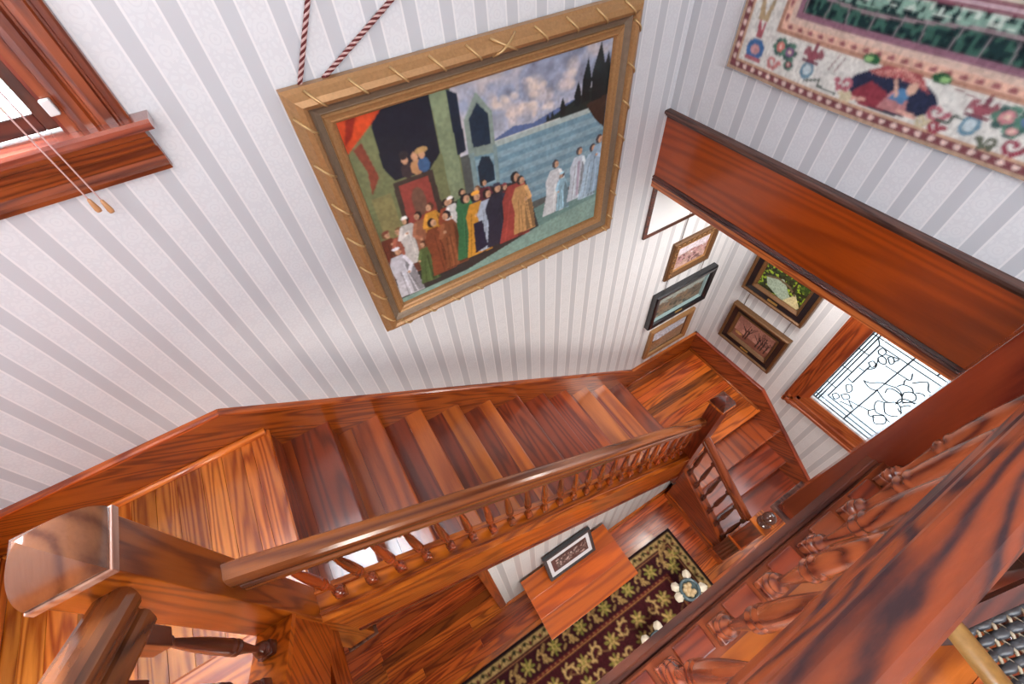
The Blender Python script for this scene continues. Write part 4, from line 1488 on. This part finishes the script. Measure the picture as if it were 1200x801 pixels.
# ------------------------------------------------------------------ table and photo on it
tb = thing('side_table', (.645, .385, 0), 'orange-brown wooden side table against the wallpapered partition', 'table')
for i, (ya, yb) in enumerate(((.135, .30), (.3002, .46), (.4602, .628))):
    obj('table_board', B(.182, 1.108, ya, yb, .724, .750, bev=.0008), wood('table_board_%d' % i, (1, 0, 0), srgb(212, 106, 44), srgb(146, 60, 28), fig=5, contrast=.7, vary=.25, tone=.9), tb)
obj('apron', ring_frame(bmesh.new(), 0, .80, 0, .40, [(0, 0), (0, .09), (.02, .09), (.02, 0)], lambda a, z, h: (.245 + a, .18 + z, .724 - h)), PINE['x'], tb)
for lx in (.25, 1.04):
    for ly in (.185, .575):
        bm = bmesh.new()
        bmesh.ops.create_cone(bm, segments=4, radius1=.017 * 1.414, radius2=.026 * 1.414, depth=.722 - (.012 if ly < .32 else 0), cap_ends=True)
        bmesh.ops.rotate(bm, verts=bm.verts, matrix=Matrix.Rotation(math.pi / 4, 3, 'Z'))
        bmesh.ops.translate(bm, verts=bm.verts, vec=(lx, ly, .363 + (.006 if ly < .32 else 0)))
        obj('leg', bm, PINE['z'], tb)

pf = thing('photo_frame', (.655, .50, .752), 'charcoal-framed group photograph leaning back on the side table', 'photo frame')
fa, fb = Vector((.415, .495, .761)), Vector((.415, .622, 1.062))
dz = (fb - fa)
fh = dz.length
dzn = dz.normalized()
nn = Vector((0, -dzn.z, dzn.y))
fplace = lambda a, z, h: tuple(fa + Vector((a, 0, 0)) + dzn * z + nn * h)
obj('frame', ring_frame(bmesh.new(), 0, .49, 0, fh, [(0, -.02), (0, .012), (.026, .012), (.026, -.02)], fplace), GREYF, pf)
bm = bmesh.new()
bm.faces.new([bm.verts.new(fplace(a, z, .002)) for a, z in ((.02, .02), (.47, .02), (.47, fh - .02), (.02, fh - .02))])
obj('mat_board', bm, MATB, pf)
cv = group_photo(.37, .17)
me = cv.mesh('photograph', Vector(fplace(.06, fh / 2 + .085, .004)) - org(pf), (1, 0, 0), tuple(-dzn), PRINT)
link_mesh('photograph', me, pf)


# ------------------------------------------------------------------ porcelain planters on the rug
def planter(cx, cy, r, label):
    t = thing('porcelain_planter', (cx, cy, .012), label, 'planter', 'frilled porcelain planters on the rug')
    bm = lathe(bmesh.new(), [(r * .45, 0), (r * .5, .01), (r * .42, .03), (r * .65, .10), (r * .80, .16), (r * .72, .20), (r * .66, .215), (r * .60, .20), (r * .02, .16)], 24, (cx, cy, .013))
    obj('bowl', bm, BLUEG, t, True)
    bm = bmesh.new()
    tube(bm, [(cx + r * .70 * math.cos(a), cy + r * .70 * math.sin(a), .228) for a in np.linspace(0, 2 * math.pi, 28)], r * .12, 8)
    obj('rim', bm, BLUEG, t, True)
    for k in (0, 1, 3, 4, 5, 7):
        a = k * 2 * math.pi / 9 + 2.4
        bm = bmesh.new()
        bmesh.ops.create_uvsphere(bm, u_segments=8, v_segments=6, radius=1)
        for v in bm.verts:
            rr = Vector((v.co.x * r * .40, v.co.y * r * .36, v.co.z * .02 + .012 * math.cos(v.co.y * 5)))
            rr.rotate(Matrix.Rotation(a, 3, 'Z'))
            v.co = rr + Vector((cx + r * 1.02 * math.cos(a), cy + r * 1.02 * math.sin(a), .205 + .01 * (k % 2)))
        obj('petal', bm, PORC, t, True)
    for k in range(7):
        a = k * 2 * math.pi / 7
        q = .34 if k else 0
        bm = bmesh.new()
        bmesh.ops.create_uvsphere(bm, u_segments=8, v_segments=6, radius=r * .22)
        bmesh.ops.translate(bm, verts=bm.verts, vec=(cx + r * q * math.cos(a), cy + r * q * math.sin(a), .21))
        obj('bloom', bm, SOIL, t, True)
    return t


planter(1.565, -.215, .125, 'round cream and blue-grey porcelain planter at the rug corner')
planter(1.03, -.385, .125, 'porcelain planter mostly hidden behind the gallery ledge')

# ------------------------------------------------------------------ window on the left wall
wn = thing('window_1', (-.88, Y0, 4.5), 'red-brown cased sash window at upper left', 'window', kind='structure')
cp = [(0, 0), (0, .020), (.006, .026), (.020, .026), (.024, .020), (.030, .020), (.034, .028), (.055, .032), (.070, .026), (.074, .020), (.080, .020), (.086, .030), (.105, .034), (.122, .026), (.126, .020), (.134, .020), (.150, .022), (.150, 0)]
for nm, xo, sg in (('casing', -.31, -1), ('casing', -1.945, 1)):
    bm = bmesh.new()
    sweep(bm, cp, (xo, Y0, 4.535), (xo, Y0, 6.30), (sg, 0, 0), (0, -1, 0))
    obj(nm, bm, RED['z'], wn)
bm = bmesh.new()
sweep(bm, cp, (-1.945, Y0, 6.30), (-.31, Y0, 6.30), (0, 0, -1), (0, -1, 0))
obj('head_casing', bm, RED['x'], wn)
bm = bmesh.new()
sweep(bm, [(-.05, 0), (-.05, .028), (.072, .028), (.080, .020), (.080, .008), (.074, 0)], (-1.945, Y0, 4.507), (-.262, Y0, 4.507), (0, -1, 0), (0, 0, 1))
obj('sill', bm, wood('sill_wood', (1, 0, 0), srgb(170, 90, 70), srgb(104, 44, 38), rough=.15, coat=.9), wn)
bm = bmesh.new()
sweep(bm, [(0, 0), (0, .130), (.062, .130), (.058, .112), (.044, .104), (.040, .092), (.048, .086), (.046, .078), (.030, .072), (.028, .058), (.024, .040), (.026, .022), (.034, .014), (.030, 0)], (-1.945, Y0, 4.377), (-.292, Y0, 4.377), (0, -1, 0), (0, 0, 1))
obj('apron', bm, RED['x'], wn)
obj('jamb', B(-.475, -.46, Y0, Y0 + .12, 4.515, 6.15), RED['z'], wn)
obj('jamb', B(-1.80, -1.785, Y0, Y0 + .12, 4.515, 6.15), RED['z'], wn)
obj('sash_stile', B(-.512, -.478, Y0 + .02, Y0 + .055, 4.54, 6.13, bev=.004), DARKW['z'], wn)
obj('sash_stile', B(-1.783, -1.738, Y0 + .02, Y0 + .055, 4.54, 6.13, bev=.004), DARKW['z'], wn)
obj('mullion', B(-1.16, -1.10, Y0 + .01, Y0 + .065, 4.52, 6.14, bev=.004), RED['z'], wn)
obj('sash_rail', B(-1.738, -.512, Y0 + .02, Y0 + .055, 4.54, 4.588, bev=.004), DARKW['x'], wn)
obj('sash_rail', B(-1.738, -.512, Y0 + .02, Y0 + .055, 5.30, 5.35, bev=.004), DARKW['x'], wn)
obj('sash_rail', B(-1.738, -.512, Y0 + .02, Y0 + .055, 6.08, 6.13, bev=.004), DARKW['x'], wn)
obj('pane', B(-1.74, -.505, Y0 + .035, Y0 + .039, 4.58, 5.31), CLEAR, wn)
obj('pane', B(-1.74, -.52, Y0 + .035, Y0 + .039, 5.34, 6.09), CLEAR, wn)
obj('latch', B(-.465, -.440, Y0 - .040, Y0 - .022, 4.585, 4.625, bev=.003), WHITEM, wn, label='small white metal latch')
for k, (xc, yc, zc) in enumerate(((-.525, 1.612, 4.375), (-.500, 1.612, 4.362))):
    t = thing('blind_cord', (xc, yc, zc - .03), ('pale blind cord with wooden tassel, the left of the pair at the window', 'pale blind cord with wooden tassel, the right of the pair at the window')[k], 'cord', 'blind cords at the window')
    obj('cord', tube(bmesh.new(), [(xc, yc, zc), (xc, yc, 6.1)], .0022, 5), CORD_W, t)
    obj('tassel', lathe(bmesh.new(), [(.002, .012), (.005, .008), (.007, -.006), (.009, -.024), (.007, -.032), (.001, -.033)], 10, (xc, yc, zc)), TASSEL, t, True)
# garden greenery outside the upper left window
gd = thing('garden_shrub', (-1.0, 3.2, 3.6), 'green shrub outside the upper left window', 'shrub')
LEAF = plain('garden_leaf', srgb(120, 160, 110), .6, 0, 0, .5, 8)
bm = bmesh.new()
for k in range(260):
    a, b_, r = random.uniform(0, 6.28), random.uniform(-1, 1), random.uniform(.3, .75)
    c = Vector((-1.2 + r * math.cos(a) * 1.2, 3.4 + r * math.sin(a) * .6, 4.6 + b_ * .8))
    s = random.uniform(.05, .10)
    e1 = Vector((random.uniform(-1, 1), random.uniform(-1, 1), random.uniform(-1, 1))).normalized() * s
    e2 = e1.cross(Vector((.3, .8, .5))).normalized() * s * .5
    bm.faces.new([bm.verts.new(c + e1), bm.verts.new(c + e2), bm.verts.new(c - e1), bm.verts.new(c - e2)])
o = obj('foliage', bm, LEAF, gd)
o['kind'] = 'stuff'
obj('trunk', tube(bmesh.new(), [(-1.2, 3.4, 0), (-1.2, 3.4, 4.4)], .05, 8), DARKW['z'], gd)

# ------------------------------------------------------------------ stained glass window
sg = thing('window_2', (XL, -.06, GZ0), 'leaded floral glass window in wide red-brown casing', 'window', kind='structure')
cas = [(0, 0), (0, .030), (.010, .036), (.028, .036), (.036, .026), (.050, .026), (.060, .034), (.085, .034), (.096, .024), (.130, .024), (.150, .018), (.180, .012), (.180, 0)]
bm = bmesh.new()
sweep(bm, cas, (XL, .571, 1.13), (XL, .571, 2.60), (0, -1, 0), (-1, 0, 0))
obj('casing', bm, RED['z'], sg)
bm = bmesh.new()
sweep(bm, cas, (XL, -.700, 1.13), (XL, -.700, 2.60), (0, 1, 0), (-1, 0, 0))
obj('casing', bm, RED['z'], sg)
bm = bmesh.new()
sweep(bm, cas, (XL, .571, 2.56), (XL, -.70, 2.56), (0, 0, -1), (-1, 0, 0))
obj('head_casing', bm, RED['y'], sg)
bm = bmesh.new()
sweep(bm, [(a * 1.2, b) for a, b in cas], (XL, .571, 1.15), (XL, -.70, 1.15), (0, 0, 1), (-1, 0, 0))
obj('sill', bm, wood('sg_sill', (0, 1, 0), srgb(196, 112, 66), srgb(140, 66, 42)), sg, label='lighter orange-brown sill moulding')
XG = XL + .03
YC = -.064


def sgm(y):
    return 2 * YC - y


ys_ = [GY1, .372, .342, .305, .088, sgm(.088), sgm(.305), sgm(.342), sgm(.372), GY0]
ys_ = [GY1, .342, .30, .088, sgm(.088), sgm(.30), sgm(.342), GY0]
zs_ = [GZ0, 1.437, 1.49, 1.63, 1.88, 2.12, 2.25, 2.31, GZ1]
# border panes and field panes, one object each
cells = []
for zz0, zz1 in zip([GZ0, 1.63, 1.88, 2.12], [1.63, 1.88, 2.12, GZ1]):
    for (a, b) in ((ys_[0], ys_[1]), (ys_[1], ys_[2]), (ys_[5], ys_[6]), (ys_[6], ys_[7])):
        cells.append((a, b, zz0, zz1))
for (a, b) in ((ys_[2], ys_[3]), (ys_[3], ys_[4]), (ys_[4], ys_[5])):
    for z0, z1 in ((GZ0, 1.437), (1.437, 1.49), (2.25, 2.31), (2.31, GZ1)):
        cells.append((a, b, z0, z1))
    for z0, z1 in ((1.49, 1.63), (1.63, 1.88), (1.88, 2.12), (2.12, 2.25)):
        cells.append((a, b, z0, z1))
for a, b, z0, z1 in cells:
    obj('pane', B(XG, XG + .004, b + .0015, a - .0015, z0 + .0015, z1 - .0015), PANE, sg)
leads = []
for y in (GY1 - .003, .342, .358 + .008, sgm(.342), sgm(.366), GY0 + .003):
    leads.append(([(y, GZ0), (y, GZ1)], 1))
for z in (GZ0 + .003, 1.437, 2.31, GZ1 - .003):
    leads.append(([(GY1, z), (GY0, z)], 1))
leads += [([(.302, 1.49), (.302, 2.262)], 1), ([(sgm(.302), 1.49), (sgm(.302), 2.262)], 1), ([(.302, 1.495), (sgm(.302), 1.495)], 1), ([(.348, 2.31), (.302, 2.255), (sgm(.302), 2.255), (sgm(.348), 2.31)], 1),
          ([(.088, GZ0), (.088, 1.885)], 1), ([(.088, 1.97), (.088, GZ1)], 1), ([(sgm(.088), GZ0), (sgm(.088), 1.80)], 1), ([(sgm(.088), 2.1), (sgm(.088), GZ1)], 1),
          ([(.302, 2.12), (GY1, 2.12)], 1), ([(.302, 1.88), (GY1, 1.88)], 1), ([(.302, 1.63), (GY1, 1.63)], 1), ([(sgm(.302), 2.12), (GY0, 2.12)], 1), ([(sgm(.302), 1.88), (GY0, 1.88)], 1), ([(sgm(.302), 1.63), (GY0, 1.63)], 1),
          ([(.177, 2.126), (.002, 2.14)], 1), ([(.171, 1.60), (.09, 1.625), (.022, 1.652)], 1), ([(.245, 2.04), (.245, 1.79)], 1), ([(.292, 1.961), (.241, 1.966)], 1), ([(.292, 1.80), (.245, 1.79)], 1),
          ([(-.08, GZ1), (-.08, 2.31)], 1)]
orn = [[(0.203, 1.882), (0.16, 1.901), (0.11, 1.969), (0.06, 1.992), (0.024, 2.014)], [(0.203, 1.882), (0.147, 1.857), (0.11, 1.862), (0.09, 1.885), (0.088, 1.975)],
       [(0.09, 1.885), (0.039, 1.856), (-0.003, 1.84), (-0.032, 1.856)], [(0.039, 1.907), (0.05, 1.95), (0.029, 1.982), (-0.032, 1.984), (-0.072, 1.942), (-0.063, 1.877)],
       [(0.024, 2.014), (-0.027, 2.001), (-0.072, 1.942)], [(0.022, 2.029), (0.004, 2.077), (-0.044, 2.095), (-0.074, 2.067)],
       [(-0.037, 2.014), (-0.058, 2.056), (-0.095, 2.062), (-0.121, 2.014), (-0.086, 1.938), (-0.055, 1.967), (-.037, 2.014)],
       [(-0.083, 2.08), (-0.118, 2.106), (-0.154, 2.087), (-0.156, 2.031)], [(-0.023, 2.136), (-0.076, 2.219), (-0.122, 2.159), (-0.164, 2.172)],
       [(0.024, 2.208), (-0.001, 2.152), (0.021, 2.123), (0.004, 2.077)], [(-0.008, 1.822), (0.028, 1.794), (0.025, 1.75), (0.0, 1.705), (-0.034, 1.684), (-0.078, 1.711)],
       [(-0.008, 1.822), (-0.04, 1.77), (-0.075, 1.736), (-.12, 1.76), (-0.142, 1.814), (-0.099, 1.88), (-0.055, 1.891), (-.032, 1.856), (-.008, 1.822)],
       [(-0.099, 1.88), (-0.121, 1.94), (-0.159, 1.947)], [(-0.084, 1.922), (-0.111, 1.975), (-0.152, 2.012)], [(-0.09, 1.703), (-0.132, 1.687), (-0.158, 1.729), (-0.139, 1.837)],
       [(0.018, 1.645), (-0.002, 1.703)], [(-0.03, 1.635), (-0.082, 1.574), (-0.125, 1.646), (-0.082, 1.704), (-0.03, 1.635)], [(0.022, 1.652), (-0.013, 1.607), (-0.046, 1.632)]]
side = [[(0.283, 2.206), (0.273, 2.25), (0.239, 2.236), (0.238, 2.194), (0.264, 2.186), (0.283, 2.206)], [(0.249, 2.15), (0.238, 2.184), (0.205, 2.18), (0.185, 2.139), (0.218, 2.121), (0.249, 2.15)],
        [(0.205, 2.201), (0.188, 2.232), (0.154, 2.198), (0.164, 2.165), (0.205, 2.201)], [(0.27, 2.058), (0.255, 2.098), (0.224, 2.08), (0.231, 2.037), (0.27, 2.058)],
        [(0.249, 1.991), (0.212, 2.049), (0.229, 2.108), (0.245, 2.144)], [(0.228, 2.217), (0.149, 2.246), (0.158, 2.204)], [(0.264, 1.723), (0.244, 1.763), (0.206, 1.723), (0.217, 1.667), (0.264, 1.723)],
        [(0.237, 1.599), (0.208, 1.653), (0.175, 1.633), (0.194, 1.577), (0.237, 1.599)], [(0.287, 1.54), (0.266, 1.584), (0.232, 1.564), (0.248, 1.512), (0.287, 1.54)], [(0.205, 1.531), (0.126, 1.563), (0.097, 1.551), (0.161, 1.597)]]


def smooth_pts(p):
    if len(p) < 3:
        return p
    out = []
    n = len(p)
    for i in range(n - 1):
        p0, p1, p2, p3 = p[max(i - 1, 0)], p[i], p[i + 1], p[min(i + 2, n - 1)]
        for t in (0, .33, .66):
            out.append(tuple(.5 * (2 * p1[k] + (p2[k] - p0[k]) * t + (2 * p0[k] - 5 * p1[k] + 4 * p2[k] - p3[k]) * t * t + (3 * p1[k] - p0[k] - 3 * p2[k] + p3[k]) * t ** 3) for k in (0, 1)))
    out.append(p[-1])
    return out


for p in orn + side + [[(sgm(y), z) for y, z in q] for q in side] + [[(sgm(y) - .0, z) for y, z in q] for q in orn[:4]]:
    leads.append((smooth_pts(p), 0))
for p, straight in leads:
    if straight:
        bm = bmesh.new()
        for (a, b), (c, d) in zip(p, p[1:]):
            tube(bm, [(XG - .001, a, b), (XG - .001, c, d)], .0058, 4)
    else:
        bm = tube(bmesh.new(), [(XG - .001, a, b) for a, b in p], .0050, 5)
    obj('lead_strip', bm, LEAD, sg)

# ------------------------------------------------------------------ chair and shade block on the gallery
ch = thing('wicker_chair', (.72, -.42, Z_GAL), 'chair with woven cane seat and yellow-brown frame beside the gallery rail', 'chair')
ang = math.radians(-14)
CR = Matrix.Rotation(ang, 3, 'Z')
c0 = Vector((.497, -.245, 4.33))


def cpt(a, b, z):
    v = Vector((a, -b, 0))
    v.rotate(CR)
    return Vector((c0.x + v.x, c0.y + v.y, z))


obj('seat_rail', tube(bmesh.new(), [cpt(0, 0, 4.325), cpt(0, .34, 4.325)], .014, 10), CHAIRG, ch, True)
obj('seat_rail', tube(bmesh.new(), [cpt(.30, 0, 4.325), cpt(.30, .34, 4.325)], .014, 10), CHAIRG, ch, True)
obj('seat_rail', tube(bmesh.new(), [cpt(0, .34, 4.325), cpt(.30, .34, 4.325)], .014, 10), CHAIRG, ch, True)
bm = bmesh.new()
sweep(bm, [(-.008, -.02), (-.008, .008), (.010, .010), (.011, -.02)], cpt(0, 0, 4.328), cpt(.30, 0, 4.328), (0, 1, 0), (0, 0, 1))
obj('seat_rail', bm, DARKW['x'], ch, label='dark back rail of the seat')
for nm, mat, off in (('weave', WEAVE_D, 0), ('weave', WEAVE_L, 1)):
    bm = bmesh.new()
    for i in range(22):
        if off == 0:
            b = .012 + i * .0150
            pts = [cpt(.01 + k * .28 / 44, b, 4.322 + .004 * math.sin(math.pi * (k / 2 + i))) for k in range(45)]
        else:
            a = .012 + i * .0130
            pts = [cpt(a, .01 + k * .32 / 44, 4.322 - .004 * math.sin(math.pi * (k / 2 + i))) for k in range(45)]
        tube(bm, pts, .0062 if off == 0 else .0026, 5)
    o = obj(nm, bm, mat, ch, True)
    o['kind'] = 'stuff'
for a, b in ((.01, .01), (.29, .01), (.01, .33), (.29, .33)):
    bm = tube(bmesh.new(), [cpt(a, b, Z_GAL + .002), cpt(a, b, 4.32)], .015, 8)
    obj('leg', bm, DARKW['z'], ch, True)
for a in (0.01, .29):
    obj('stretcher', tube(bmesh.new(), [cpt(a, .01, 4.05), cpt(a, .33, 4.05)], .009, 8), DARKW['x'], ch, True)

cs = thing('dark_chest', (1.2, -.5, Z_GAL), 'added near-black shade chest behind the gallery chair', 'chest')  # near-black box added where the gallery floor lies in shade
obj('body', B(.86, 1.55, -.80, -.21, Z_GAL + .002, 4.12, bev=.006), plain('near_black_shade', srgb(44, 24, 22), .4, 0, .3, .4), cs)
obj('lid', B(.84, 1.57, -.82, -.19, 4.12, 4.145, bev=.006), plain('near_black_shade_top', srgb(50, 28, 24), .35, 0, .3, .4), cs)
